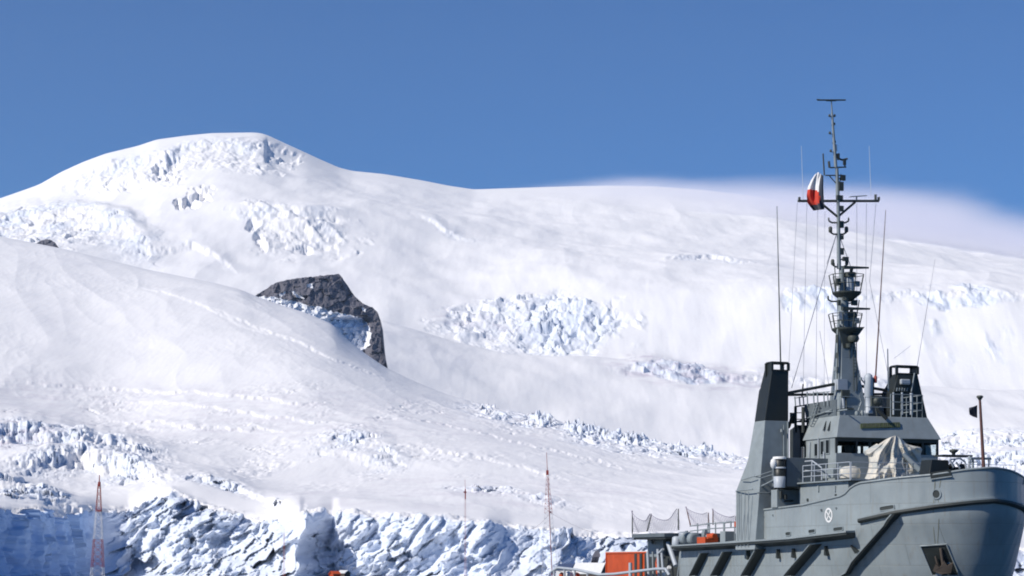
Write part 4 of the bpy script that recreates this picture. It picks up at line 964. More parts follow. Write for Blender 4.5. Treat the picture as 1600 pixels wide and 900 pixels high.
arms(471, 1294, 1328, 3, 3, 6); arms(417, 1301, 1323, 3, 5.5, 9); arms(366, 1297.5, 1322.5, 3, 6, 9); arms(348, 1295, 1326, 3, 2.6, 5)
cyl(1309.5, 1317, 356, 346, .1, 'mastdark', 'signal_lamp'); 
mb = MB(); mb.tube(Q(1311, 420), Q(1309.5, 310), .15, .11, n=8); mb.obj('mast_pole', M['mast'], mast)
# crosstree
mb = MB(); mb.tube(Q(1247, 314), Q(1373, 314), .085, n=8); yard = mb.obj('crosstree', M['mastdark'], mast)
mb = MB(); mb.path([Q(1286, 320), Q(1309, 339), Q(1336, 316)], .08); mb.obj('yard_brace', M['mastdark'], yard)
for x, h in ((1249, 5), (1368, 9), (1373, 5), (1310, 6)): cyl(x-1.8, x+1.8, 313, 313-h, 0, 'mastdark', 'yard_lamp', yard, n=8)
mb = MB(); mb.tube(Q(1336, 314, .2), Q(1336, 308, .2), .05, n=6); mb.hexa([Q(1324, 309, .15), Q(1352, 307, .15), Q(1352, 307, .3), Q(1324, 309, .3)], [Q(1326, 307.6, .15), Q(1350, 306, .15), Q(1350, 306, .3), Q(1326, 307.6, .3)]); mb.obj('small_radar', M['mast'], yard)
# upper pole
mb = MB(); mb.tube(Q(1309.3, 316), Q(1307.5, 262), .14, .11, n=8); mb.tube(Q(1306, 262), Q(1300, 176), .115, .07, n=8); mb.tube(Q(1300, 176), Q(1299, 158), .05, .04, n=6); mb.obj('upper_mast', M['mast'], mast)
mb = MB(); mb.path([Q(1290, 274), Q(1318, 274)], .045); mb.path([Q(1296, 275), Q(1307, 287)], .035); mb.path([Q(1314, 272), Q(1311, 292)], .03); mb.path([Q(1297, 262), Q(1322, 261)], .05); mb.path([Q(1320, 261), Q(1320, 254)], .05); mb.path([Q(1288, 274), Q(1286, 240)], .05); mb.path([Q(1296, 262), Q(1295, 252)], .08)
mb.path([Q(1314, 292), Q(1309, 300)], .09); mb.box(Q(1309, 298), Q(1316, 285, .2)); mb.box(Q(1306, 312), Q(1315, 306, .2)); mb.obj('spreader', M['mastdark'], mast)
mb = MB(); mb.path([Q(1308, 240), Q(1309, 247), Q(1316, 250), Q(1324, 248)], .07); mb.box(Q(1317, 258), Q(1321, 249, .1)); mb.box(Q(1308, 250), Q(1311, 240, .1)); mb.obj('wind_vane', M['mastdark'], mast)
mb = MB(); mb.tube(Q(1306.5, 236), Q(1306, 226), .08, n=8); mb.obj('mast_light', M['white'], mast)
for px, py, s_ in ((1296, 181, -1), (1304, 181, 1), (1303.5, 194, 1), (1296.5, 208, -1), (1304.5, 222, 1), (1298, 236, -1)):
    mb = MB(); mb.lathe(Q(px, py+1.5), [(.05, 0), (.08, .03), (.07, .14), (.03, .17)], 8); mb.path([Q(px, py+1.5), Q(px-s_*4.5, py+1.5)], .025); mb.obj('mast_lamp', M['mastdark'], mast)
mb = MB(); mb.path([Q(1277, 156.3), Q(1321, 156.3)], .055); mb.tube(Q(1291, 157), Q(1306, 157), .06, n=6); mb.path([Q(1276, 155), Q(1292, 157)], .03); mb.obj('top_antenna', M['mastdark'], mast)
for (x0, y0, x1, y1, dx_, mt) in ((1326, 478, 1334, 470, .5, 'mastdark'), (1303, 446, 1309, 436, .4, 'mastdark'), (1333, 448, 1340, 440, .3, 'mast'), (1305, 500, 1311, 488, .5, 'light'), (1330, 506, 1337, 498, .5, 'mast'), (1316, 408, 1324, 402, .2, 'mastdark'), (1303, 536, 1309, 524, .4, 'mastdark'),
        (1323, 466, 1328, 459, .5, 'light'), (1312, 398, 1317, 388, .15, 'mastdark'), (1304, 478, 1308, 470, .5, 'mastdark'), (1328, 556, 1333, 549, .4, 'mast'), (1303, 560, 1308, 552, .4, 'mastdark'), (1311, 374, 1317, 368, .12, 'mastdark'), (1312, 330, 1317, 322, .12, 'mastdark'), (1314, 282, 1320, 274, .12, 'mastdark')):
    mb = MB(); a_ = Q(x0, y0, dx_-.2); b_ = Q(x1, y1, dx_); mb.box(a_, b_); mb.tube(Q((x0+x1)/2, (y0+y1)/2, dx_-.1), Q(1311+(6 if x0 > 1320 else 0), (y0+y1)/2+1, 0), .05, n=5); mb.obj('equipment_box', M[mt], mast)
for a_, b_ in (((1301, 612), (1305, 512)), ((1336, 470), (1331, 514)), ((1300, 455), (1299, 412)), ((1322, 512), (1322, 612))):
    mb = MB(); mb.tube(Q(*a_, .55), Q(*b_, .4), .035, n=5); mb.obj('mast_cable', M['mastdark'], mast)
mb = MB(); zz0 = 514
while zz0 < 610: mb.tube(Q(1325.5, zz0, .62), Q(1330.5, zz0, .6), .025, n=4); zz0 += 5
mb.tube(Q(1325.5, 512, .62), Q(1325.5, 612, .75), .03, n=4); mb.tube(Q(1330.5, 512, .6), Q(1330.5, 612, .72), .03, n=4); mb.obj('mast_ladder', M['mastdark'], mast)
# whip antennas
def whip(a, b, xa, xb, r0, r1, mat, nm='whip_antenna'):
    mb = MB(); mb.tube(P(*a, 'x', xa), P(*b, 'x', xb), r0, r1, n=6); return mb.obj(nm, M[mat], ship)
whip((1220, 580), (1214, 322), -16.3, -16.3, .055, .02, 'mastdark'); o_ = whip((1368, 590), (1384, 328), -13.9, -13.9, .055, .02, 'rustpole')
mb = MB(); mb.lathe(P(1368, 596, 'x', -13.9), [(.1, -.1), (.12, .3), (.05, .4)], 8); mb.obj('insulator', M['red'], o_)
whip((1388, 612), (1387, 545), -14, -14, .05, .035, 'mast'); whip((1255, 312), (1252, 228), XM, XM, .022, .012, 'whitewire'); whip((1361, 306), (1358, 228), XM, XM, .022, .012, 'whitewire')
whip((1433, 574), (1461, 405), -16.6, -16.6, .02, .01, 'rope')
# stays and halyards
for a, b, r in (((1308, 366), (1238, 606), .022), ((1312, 366), (1330, 415), .022), ((1308, 366), (1293, 412), .02), ((1247, 316), (1232, 600), .012), ((1262, 316), (1256, 612), .012), ((1279, 316), (1276, 615), .012), ((1340, 317), (1340, 600), .012), ((1355, 317), (1354, 440), .012),
                ((1370, 317), (1360, 440), .013), ((1355, 440), (1355, 600), .009), ((1360, 440), (1388, 580), .012), ((1282, 517), (1296, 600), .014), ((1290, 330), (1289, 600), .009), ((1398, 560), (1424, 540), .012)):
    mb = MB(); mb.tube(Q(*a, -.1), Q(*b, -.1), r, n=4); mb.obj('stay_wire', M['rope'], ship)

# national ensign drooping from its halyard on the port... starboard yardarm
def cloth(name, rows, at_par, matf, label, cat, th=.02):
    """rows: list of (left px, right px, py) traced downwards; builds a wavy sheet with thickness"""
    nr, ncx = 28, 24; ys_ = [r[2] for r in rows]; V_ = []
    for i in range(nr+1):
        y = ys_[0]+(ys_[-1]-ys_[0])*i/nr; l = np.interp(y, ys_, [r[0] for r in rows]); r_ = np.interp(y, ys_, [r[1] for r in rows])
        row = []
        for j in range(ncx+1):
            t = j/ncx; px = l+(r_-l)*t; yy = y+matf['sag'](t, i/nr); d = .13*math.sin(t*8+i*.09)+.07*math.sin(t*17-i*.15)+.8*t
            row.append(P(px, yy, 'x', XM+.5+d))
        V_.append(row)
    mb = MB(); W = ncx+1; vs = [p for r_ in V_ for p in r_]; back = [p+V((-th, 0, 0)) for p in vs]
    fr_ = [(i*W+j, i*W+j+1, (i+1)*W+j+1, (i+1)*W+j) for i in range(nr) for j in range(ncx)]
    mb.add(vs, fr_, True); mb.add(back, [f_[::-1] for f_ in fr_], True)
    o = mb.obj(name, [M[m_] for m_ in matf['mats']], None, origin=V_[0][-1])
    for k, p in enumerate(o.data.polygons):
        kk = k % (nr*ncx); p.material_index = matf['f']((kk % ncx+.5)/ncx, (kk//ncx+.5)/nr)
    tag(o, label, cat); return o
def ens(t, v):
    if t > .70: return 2 if v < .62 else (1 if v < .74 and t < .8 else 2)  # blue canton; the same dark on the lower hoist paints shaded red
    return 0 if v < .42+.1*t else (1 if v < .87-.25*max(0, t-.45) else 2)
cloth('ensign', [(1274, 1286.5, 273), (1268, 1286.5, 281), (1262.5, 1286.5, 292), (1260.5, 1287, 305), (1262, 1287.5, 316), (1271, 1288, 327)], None,
      {'mats': ['fwhite', 'fred', 'fblue_shade'], 'f': ens, 'sag': lambda t, v: -4*(1-abs(t-.35)*2.2)*(1-v)+(1-t)*2*v}, 'white, red and dark blue national flag drooping from the halyard left of the mast', 'flag')

# ================================================================== foredeck
fd = MB(); c = P(1400, 747, 'x', -6.5)
# canvas-covered gun
gx = -8.2
outl = [(1352, 706), (1372, 696), (1384, 686), (1397, 681), (1406, 683), (1413, 692), (1420, 695), (1432, 699), (1438, 697), (1441, 703), (1439, 716), (1441, 730), (1440, 741), (1420, 744), (1398, 743), (1372, 746), (1353, 746), (1357, 730), (1358, 716)]
tp = [(681, 1398, 1401), (683, 1391, 1405), (686, 1385, 1409), (690, 1379, 1413), (694, 1373, 1417), (696.5, 1369, 1427), (699, 1365, 1439), (702, 1360, 1441), (706, 1354, 1440), (709, 1353, 1439), (714, 1357, 1439), (722, 1358, 1440), (732, 1357, 1441), (742, 1354, 1441), (748, 1351, 1443)]
nz, nx_ = 60, 84; mb = MB()
def tarp(side):
    out = []
    for i in range(nz+1):
        y = 681+67*i/nz; l = np.interp(y, [k[0] for k in tp], [k[1] for k in tp]); r_ = np.interp(y, [k[0] for k in tp], [k[2] for k in tp]); v = i/nz
        for k in range(nx_+1):
            u = -math.cos(math.pi*k/nx_); px = (l+r_)/2+(r_-l)/2*u
            th = math.atan2(px-1400, y-672); rr = math.hypot(px-1400, y-674)
            crease = (1-abs(math.sin(th*6.5+.7*math.sin(rr*.05))))**1.6*.42*min(1, rr/26)+(1-abs(math.sin(th*15+2+rr*.02)))**2*.16*min(1, rr/20)
            sw = .12*math.sin(px*.21+y*.09)*math.sin(y*.16-px*.05)
            hollow_ = .55*math.exp(-((px-1424-(y-712)*.75)/5.5)**2)*max(0, min(1, (y-704)/8))+.35*math.exp(-(((px-1386)/9)**2+((y-712)/10)**2))
            D_ = math.sqrt(max(0, 1-u*u))**.8*(.35+1.35*v**.7+crease+sw-hollow_)
            if y > 738: D_ += .12*math.sin(px*.5)*math.sqrt(max(0, 1-u*u))
            out.append(P(px, y+.8*math.sin(px*.33)*v*(y > 744), 'x', gx+side*D_))
    return out
for sd2 in (1, -1):
    W_ = nx_+1; mb.add(tarp(sd2), [(i*W_+k, i*W_+k+1, (i+1)*W_+k+1, (i+1)*W_+k) for i in range(nz) for k in range(nx_)], True)
gun = thing('covered_gun', 'deck gun wrapped in pale crumpled canvas in front of the wheelhouse windows', 'gun', (gx, 0, 9.07))
mb.obj('canvas_cover', M['canvas'], gun)
mb = MB(); a = P(1352, 708, 'x', gx-.1); b = P(1372, 700, 'x', gx); mb.tube(a, b, .16, .3, n=10); mb.obj('muzzle_cover', M['canvas'], gun)
mb = MB(); mb.lathe(V((gx, -1.4, 9.07)), [(1.5, 0), (1.5, .2), (1.2, .25)], 20); mb.obj('gun_base', M['dark'], gun)
mb = MB(); mb.tube(P(1411, 709, 'x', gx+1.4), P(1437, 735, 'x', gx+1.9), .13, .2, n=8); mb.obj('tie_strap', M['mast'], gun)
# second low canvas bundle beside the gun
mb = MB(); c = P(1328, 747, 'x', -9.0); mb.lathe(c, [(.62, 0), (.68, .35), (.62, .62), (.3, .74), (.05, .76)], 14)
tag(mb.obj('canvas_bundle', M['canvas'], None, origin=c), 'small pale canvas-covered drum left of the wrapped gun', 'bundle')
railing('deck_railing', [(-12.3, -6.05, 9.07), (-6.4, -6.05, 9.07)], 1.05, deckh, mat='light', every=1.45, r=.03)
railing('deck_railing', [(-6.35, -6.0, 9.07), (-6.35, 5.9, 9.07)], 1.05, deckh, mat='light', every=1.9, r=.022)
mb = MB(); mb.path([P(1258, 721, 'y', -5.6), P(1269, 720, 'y', -5.6), P(1284, 731, 'y', -5.6), P(1284, 750, 'y', -5.6)], .05); mb.path([P(1269, 720, 'y', -5.6), P(1268, 752, 'y', -5.6)], .05); mb.path([P(1258, 735, 'y', -5.6), P(1284, 737, 'y', -5.6)], .03); mb.obj('ladder_rail', M['light'], deckh)
mb = MB(); mb.box(P(1283, 748, 'y', -4.9), P(1310, 731, 'y', -4.5)); mb.box(P(1311, 745, 'y', -4.9), P(1322, 728, 'y', -4.5)); mb.obj('deck_locker', M['mast'], deckh, bevel=.03)
mb = MB(); mb.lathe(P(1446, 742, 'x', -5), [(.25, 0), (.3, .3), (.28, .75), (.1, .85)], 12); mb.obj('capstan', M['light'], ship)
# windlass and its platform behind the bulwark
wl = MB(); c = P(1475, 738, 'x', -3.4)
wl.lathe(c+V((0, -.5, .1)), [(.55, -.5), (.55, -.44), (.3, -.4), (.3, .4), (.55, .44), (.55, .5)], 18, 'y'); wl.lathe(c+V((0, .9, .1)), [(.45, -.4), (.45, -.34), (.25, -.3), (.25, .3), (.45, .34), (.45, .4)], 18, 'y'); wl.tube(c+V((0, -1.4, .1)), c+V((0, 1.6, .1)), .1)
wl.box(c+V((-.5, -1.3, -.7)), c+V((.5, -1.1, .4))); wl.box(c+V((-.5, .2, -.7)), c+V((.5, .35, .4)))
windl = wl.obj('windlass', M['dark'], ship, bevel=.01)
mb = MB(); mb.prism([P(1452, 742, 'x', -2.6), P(1484, 740, 'x', -2.6), P(1482, 719, 'x', -2.6), P(1456, 718, 'x', -2.6)], V((-1.2, 0, 0))); mb.obj('roller_frame', M['black'], windl, bevel=.03)
mb = MB(); mb.box(P(1459, 714, 'x', -3.8), P(1520, 711, 'x', -2.8)); wt = mb.obj('work_platform', M['dark'], ship)
for pts, r_ in (([(1515, 713), (1514, 733)], .09), ([(1484, 718), (1500, 716), (1508, 722), (1510, 733)], .06), ([(1488, 724), (1494, 716)], .05), ([(1490, 730), (1484, 718)], .06), ([(1500, 732), (1494, 722)], .06)):
    mb = MB(); mb.path([P(*p, 'x', -2.4) for p in pts], r_); mb.obj('platform_leg', M['light'], wt)
mb = MB(); c = P(1490, 711, 'x', -3.2); mb.lathe(c, [(.1, 0), (.12, .12), (.25, .2), (.27, .32), (.1, .36)], 12); mb.obj('mooring_head', M['mastdark'], wt)
mb = MB(); mb.box(P(1513, 718, 'x', -1.2), P(1549, 715, 'x', -.9)); mb.path([P(1520, 718, 'x', -1.1), P(1520, 732, 'x', -1.1)], .08); mb.path([P(1545, 718, 'x', -1.1), P(1545, 730, 'x', -1.1)], .04); mb.path([P(1527, 722, 'x', -1.1), P(1513, 722, 'x', -1.1)], .03); mb.obj('bow_step', M['mast'], ship)
p0 = P(1537, 732, 'x', -.7); p1 = P(1531, 622, 'x', -.7); mb = MB(); mb.tube(p0, p1, .115, .075, n=10); js = mb.obj('jackstaff', M['rustpole'], ship)
mb = MB(); mb.lathe(p1, [(.08, -.12), (.14, -.02), (.2, .04), (.2, .12), (.12, .16)], 12); mb.obj('staff_cap', M['mastdark'], js)
mb = MB(); jq = [P(1527, 633, 'x', -.7), P(1521, 635.5, 'x', -.6), P(1514.5, 637, 'x', -.75), P(1514.5, 642, 'x', -.7), P(1515.5, 648, 'x', -.65), P(1521, 651, 'x', -.75), P(1527, 653, 'x', -.7)]
mb.prism(jq, V((-.03, 0, 0))); tag(mb.obj('jack_flag', M['fblack'], None, origin=jq[0]), 'small near-black square flag flying beside the brown bow staff', 'flag')
mb = MB(); c = P(1488, 742, 'x', -.5)
# dark roller recess in the bulwark
c, n, d, up = HP(1470, 741)
if up.z < 0: up = -up
mb = MB(); mb.prism([c+d*-.62+up*.2, c+d*.62+up*.2, c+d*.62-up*.2, c-d*.62-up*.2], n*.05); rr_ = mb.obj('roller_fairlead', M['black'], hull)
mb = MB(); mb.beam(c-d*.65-up*.22+n*.08, c+d*.65-up*.22+n*.08, .06, .06); mb.obj('roller_sill', M['hull'], rr_)
for px, py in ((1572, 739), (1578, 770)):
    s_ = 1; mb = MB()
    pp = hullpt(.42 if py < 750 else .5, .9 if py < 750 else .45, 1); mb.lathe(pp+V((.05, .03, 0)), [(.12, -.16), (.14, 0), (.12, .16)], 8); mb.obj('bow_fairlead', M['dark'], hull)

# ================================================================== after part: helideck, working deck, cargo rail
hd = MB(); a = P(987, 834, 'y', -6.6); b = P(1062, 827, 'y', -6.6)
z1 = 6.12
hd.box((a.x, -6.6, z1-.28), (b.x-2.5, 6.2, z1)); hdk = hd.obj('helideck', M['deckgrey'], ship, bevel=.02)
mb = MB(); mb.box((a.x+.1, -6.5, z1-.42), (b.x-2.5, 6.1, z1-.285)); mb.obj('deck_underframe', M['dark'], hdk)
def P2(px, py, dx_=0): return P(px, py, 'y', -6.6)
nets = [((988, 798), (988, 834)), ((1018, 803), (1011, 830)), ((1060, 795), (1060, 828)), ((1072, 792), (1079, 822)), ((1107, 801), (1107, 822)), ((1114, 795), (1114, 820)), ((1150, 806), (1150, 816))]
depthy = [-6.6, -6.6, -6.6, 3.0, 3.0, 2.4, 2.4]
pp = []
for (t_, b_), yy in zip(nets, depthy):
    T = P(*t_, 'y', yy); Bm = P(*b_, 'y', yy); pp.append((T, Bm)); mb = MB(); mb.tube(Bm, T, .05, .04, n=6); mb.obj('net_post', M['rustpole' if yy > 0 else 'mastdark'], hdk)
for i, j in ((0, 1), (1, 2), (3, 4), (5, 6)):
    mb = MB(); (T0, B0_), (T1, B1_) = pp[i], pp[j]; nx = max(6, int((T1-T0).length/.28)); ny = 9
    def gp(s_, t_):
        top_ = T0.lerp(T1, s_)-V((0, 0, .62*math.sin(math.pi*s_)*(1 if i in (1, 0) else .5))); bot_ = B0_.lerp(B1_, s_); return bot_.lerp(top_, t_)+V((0, .12*math.sin(s_*7+t_*4), 0))
    for k in range(nx+1):
        for m_ in range(ny): mb.tube(gp(k/nx, m_/ny), gp(k/nx, (m_+1)/ny), .011, n=3, caps=False)
    for m_ in range(ny+1):
        for k in range(nx): mb.tube(gp(k/nx, m_/ny), gp((k+1)/nx, m_/ny), .011 if m_ < ny else .03, n=3, caps=False)
    mb.obj('safety_net', M['net'], hdk)
mb = MB(); mb.box(P(1012, 870, 'y', -5.2), P(1042, 841, 'y', -4.9)+V((0, .4, 0))); mb.prism([P(1010, 840, 'y', -5.6), P(1016, 840, 'y', -5.6), P(1018, 850, 'y', -5.6), P(1013, 850, 'y', -5.6)], V((0, .2, 0))); mb.obj('deck_support', M['mast'], hdk)
mb = MB(); mb.box(P(1036, 905, 'y', -5.0), P(1070, 838, 'y', -4.6)+V((0, 8, 0))); mb.box(P(1012, 905, 'y', -3.6), P(1040, 862, 'y', -3.4)+V((0, 6, 0))); mb.obj('after_bulkhead', M['dark'], ship)
for a, b, r, mt in (((1044, 848), (1056, 884), .18, 'light'), ((1028, 858), (1030, 905), .12, 'light'), ((1034, 864), (1037, 905), .1, 'light'), ((1012, 862), (1014, 905), .12, 'light'), ((1020, 862), (1021, 905), .08, 'mast'), ((1040, 898), (1046, 886), .16, 'white'), ((1036, 858), (1028, 866), .1, 'light')):
    mb = MB(); mb.tube(P(*a, 'y', -5.9), P(*b, 'y', -5.9), r, n=8); mb.obj('deck_post', M[mt], ship)
mb = MB(); mb.path([P(1031, 862, 'y', -5.8), P(1026, 880, 'y', -5.8), P(1028, 900, 'y', -5.8)], .12); mb.obj('hose_line', M['orange'], ship)
# container on the after deck
cx0 = P(946, 866, 'y', -3.6); cx1 = P(1036, 862, 'y', -3.6)
ct = thing('shipping_container', 'orange ribbed steel container on the after deck under the netted platform', 'container', ((cx0.x+cx1.x)/2, -2.4, 2.3))
zc0, zc1 = 2.3, P(1000, 862, 'y', -3.6).z
mb = MB(); mb.box((cx0.x+.1, -3.52, zc0+.1), (cx1.x-.1, -1.2, zc1-.05)); mb.obj('container_body', M['orange'], ct)
mb = MB()
for x in (cx0.x, cx1.x-.14):
    for y in (-3.6, -1.3): mb.box((x, y, zc0), (x+.14, y+.14, zc1))
for z in (zc0, zc1-.12):
    for y in (-3.6, -1.3): mb.box((cx0.x+.14, y+.002, z), (cx1.x-.14, y+.138, z+.12))
mb.obj('container_frame', M['orange'], ct, bevel=.01)
mb = MB(); n_r = 26; xm = P(1004, 870, 'y', -3.6).x
for i in range(n_r):
    x = cx0.x+.3+(xm-cx0.x-.5)*i/n_r; mb.hexa([V((x, -3.52, zc0+.15)), V((x+.05, -3.57, zc0+.15)), V((x+.12, -3.57, zc0+.15)), V((x+.17, -3.52, zc0+.15))], [V((x, -3.52, zc1-.15)), V((x+.05, -3.57, zc1-.15)), V((x+.12, -3.57, zc1-.15)), V((x+.17, -3.52, zc1-.15))])
mb.obj('corrugation', M['orange'], ct)
mb = MB()
for px, w_ in ((993, .42), (1001, .4), (1008.5, .3)):
    x = P(px, 870, 'y', -3.6).x; mb.box((x-w_/2, -3.61, zc0+.2), (x+w_/2, -3.58, zc1-.14))
mb.obj('door_gap', M['dark'], ct)
mb = MB(); mb.box((cx0.x+.0, -3.58, zc1+.003), (cx1.x, -1.2, zc1+.05)); mb.obj('snow_on_roof', M['white'], ct)
# cargo rail
mb = MB(); crp = [(862, 893), (872, 887), (900, 890), (937, 898), (960, 897), (1025, 889), (1040, 889), (1046, 899)]
cr = [P(x, y, 'y', -6.45) for x, y in crp]; mb.path(cr, .11, n=8); crail = mb.obj('cargo_rail', M['light'], ship)

for px in (866, 882, 898, 918): mb = MB(); a = P(px, float(np.interp(px, *zip(*crp))), 'y', -6.45); mb.tube(a, V((a.x, a.y, 2.4)), .09, n=8); mb.obj('rail_stanchion', M['light'], crail)
mb = MB(); a = P(985, 895, 'y', -6.45); mb.tube(a-V((0, 0, .8)), a+V((0, 0, .75)), .14, n=10); mb.obj('rail_stanchion', M['light'], crail)
# balls standing in for a likely crew member behind the rail
for px, py, r, mt, lb in ((890, 898, .30, 'white', 'round white ball hanging inside the stern rail between two orange ones'), (878, 899, .24, 'orange', 'orange ball left of the white one inside the stern rail'), (902, 899, .22, 'orange', 'orange ball right of the white one inside the stern rail')):
    c = P(px, py, 'y', -5.9); mb = MB(); mb.lathe(c, [(r*math.cos(t), r*math.sin(t)) for t in np.linspace(-1.5, 1.5, 11)], 16); mb.path([c+V((0, 0, r)), c+V((0, -.3, r+.12))], .02)
    tag(mb.obj('deck_ball', M[mt], None, origin=c), lb, 'float', 'balls inside the stern rail')
# working deck forward of the helideck
mb = MB(); mb.box((-28.2, -6.2, 4.4), (-18.3, 6.2, 4.46)); mb.obj('boat_deck', M['deckgrey'], ship)
dz0 = P(1108, 848, 'y', -6.5).z
mb = MB(); 
for px in (1090, 1106, 1108.5, 1118, 1132, 1148, 1158): a = P(px, 848, 'y', -4.5); b = P(px, 817-(px-1100)*.05, 'y', -4.5); mb.tube(a, b, .05, n=6)
for y0, y1 in ((820, 814), (828, 823)): mb.path([P(1078, y0+2, 'y', -4.5), P(1110, y0-2, 'y', -4.5), P(1165, y1, 'y', -4.5)], .04)
mb.path([P(1131, 830, 'y', -4.5), P(1131, 817, 'y', -4.5), P(1142, 815, 'y', -4.5), P(1142, 824, 'y', -4.5)], .06)
mb.obj('boat_deck_rail', M['mast'], ship)
mb = MB()
rng = random.Random(11)
for i in range(26):
    px = 1066+rng.random()*44; py = 832+rng.random()*16-(px-1066)*.1; c = P(px, py, 'y', -5.6+rng.random()); s_ = .12+.2*rng.random(); mb.box(c-V((s_, s_*.5, s_)), c+V((s_, s_*.5, s_*.8)))
for px in (1072, 1084): mb.lathe(P(px, 842, 'y', -5.8), [(.3, -.3), (.45, -.25), (.45, .25), (.3, .3)], 14, 'x')
mb.obj('deck_machinery', M['mast'], ship, bevel=.02)
mb = MB(); c = P(1096, 845, 'y', -5.9); mb.box(P(1089, 850, 'y', -6.0), P(1104, 839, 'y', -5.9)+V((0, .9, 0))); mb.lathe(P(1113, 838, 'y', -5.9), [(.2, -.4), (.24, 0), (.2, .4)], 12, 'x'); mb.box(P(1104, 842, 'y', -5.95), P(1107, 834, 'y', -5.9)+V((0, .3, 0)))
tag(mb.obj('rescue_gear', M['orange'], None, origin=c), 'orange rescue gear stowed on the side deck aft of the left funnel', 'rescue gear')
mb = MB(); mb.box(P(1125, 848, 'y', -6.3), P(1135, 830, 'y', -6.2)+V((0, .6, 0))); mb.obj('deck_box', M['house'], ship, bevel=.02)
mb = MB(); c = P(1057, 849, 'y', -6.2); mb.lathe(c, [(.16, -.5), (.3, -.42), (.33, 0), (.3, .42), (.16, .5)], 16)
tag(mb.obj('liferaft_canister', M['light'], None, origin=c), 'pale upright liferaft canister at the after corner of the side deck', 'liferaft')
mb = MB(); c = P(1068, 838, 'y', -5.9); mb.lathe(c, [(.1, -.3), (.34, -.24), (.36, .15), (.2, .36)], 14, 'y'); mb.obj('winch_drum', M['light'], ship)
mb = MB(); c = P(1150, 819, 'y', -4.5); mb.lathe(c, [(.12, -.18), (.12, .18)], 8)
tag(mb.obj('orange_lamp', M['orange'], None, origin=c), 'small orange marker on the rail just left of the left funnel', 'marker')
mb = MB(); mb.box(P(1160, 842, 'y', -5.2), P(1167, 832, 'y', -5.1)); mb.prism([P(1167, 842, 'y', -5.4), P(1172, 842, 'y', -5.4), P(1176, 830, 'y', -5.4), P(1170, 830, 'y', -5.4)], V((0, .4, 0))); mb.obj('mooring_bitts', M['dark'], ship)

# ================================================================== shore: radio towers and huts
def W(px, py, Y_): return V(((px-800)/FPX*Y_, Y_, EYE+(HOR-py)/FPX*Y_))
def lattice(name, label, legs, Y_, bands, r, depth, nseg, mast_top=None, pl=None, brace=True, group='radio towers on the shore'):
    """legs: bottom-left, bottom-right, top-left, top-right pixels; square lattice tower painted in bands"""
    bl, br, tl, tr = [W(*p, Y_) for p in legs]; base = V(((bl.x+br.x)/2, Y_, 0.2))
    t = thing(name, label, 'radio tower', base, WORLD, group)
    cs = [MB() for _ in bands]
    def pt(c, k):
        l = bl.lerp(tl, k); r_ = br.lerp(tr, k); w_ = (r_.x-l.x); d = w_*depth
        return [V((l.x, Y_-d/2, l.z)), V((r_.x, Y_-d/2, l.z)), V((r_.x, Y_+d/2, l.z)), V((l.x, Y_+d/2, l.z))][c]
    for i in range(nseg):
        k0, k1 = i/nseg, (i+1)/nseg; z = HOR-((pt(0, (k0+k1)/2).z)-EYE)*FPX/Y_
        ci = 0
        for bi, (y0, y1, c) in enumerate(bands):
            if y0 <= z < y1: ci = bi
        for c in range(4):
            a, b = pt(c, k0), pt(c, k1); a2, b2 = pt((c+1) % 4, k0), pt((c+1) % 4, k1)
            cs[ci].tube(a, b, r, n=4, caps=False)
            if brace: cs[ci].tube(a, b2, r*.55, n=3, caps=False); cs[ci].tube(a2, b, r*.55, n=3, caps=False)
            cs[ci].tube(b, b2, r*.55, n=3, caps=False)
    for ci, (y0, y1, c) in enumerate(bands):
        nm, mt = (('red_lattice', 'red'), ('white_lattice', 'towerwhite'))[c]
        if cs[ci].v: cs[ci].obj(nm, M[mt], t)
    if mast_top:
        mb = MB(); a = tl.lerp(tr, .5); b = W(*mast_top, Y_); mb.tube(a, b, r*2.4, r*1.6, n=6); mb.obj('top_mast', M['red'], t)
    for px0, px1, y0, y1 in (pl or []):
        mb = MB(); a = W(px0, y1, Y_); b = W(px1, y0, Y_); mb.box((a.x, Y_-.8, a.z), (b.x, Y_+.8, b.z)); mb.obj('antenna_panel', M['red'], t)
    return t
lattice('radio_tower', 'red and white banded lattice tower against the dark ice cliff at the left', [(142, 908), (162, 908), (153.2, 756), (156.8, 756)], 800, [(740, 800, 0), (800, 843, 1), (843, 886, 0), (886, 920, 1)], .10, 1, 14, (155.5, 742), [(153.6, 157, 753, 760), (152.5, 158, 797, 800)])
lattice('radio_tower', 'tallest slender red lattice mast, left of the ship\'s stern', [(846, 908), (873, 908), (853.8, 742), (857.2, 742)], 760, [(730, 800, 0), (800, 920, 1)], .05, 1, 22, (854, 707), [(853.3, 857.3, 735, 742), (858, 861.5, 799, 801)])
t_ = bpy.data.objects['radio_tower.001']; mb = MB(); mb.tube(W(856, 745, 759), W(863, 908, 759), .12, .15, n=6); mb.obj('red_conduit', M['red'], t_)
lattice('radio_tower', 'short thin faint red mast standing between the two lattice towers', [(725.6, 908), (728.6, 908), (726.3, 765), (727.5, 765)], 840, [(0, 2000, 0)], .035, 1, 30, (726.5, 749), [(724.5, 729, 768, 770), (726.3, 728, 764, 780)])
lattice('radio_tower', 'smallest faint mast low against the left of the ice cliff notch', [(442, 908), (445.4, 908), (443.2, 835), (444.6, 835)], 850, [(0, 2000, 0)], .03, 1, 14, (444, 826), [])
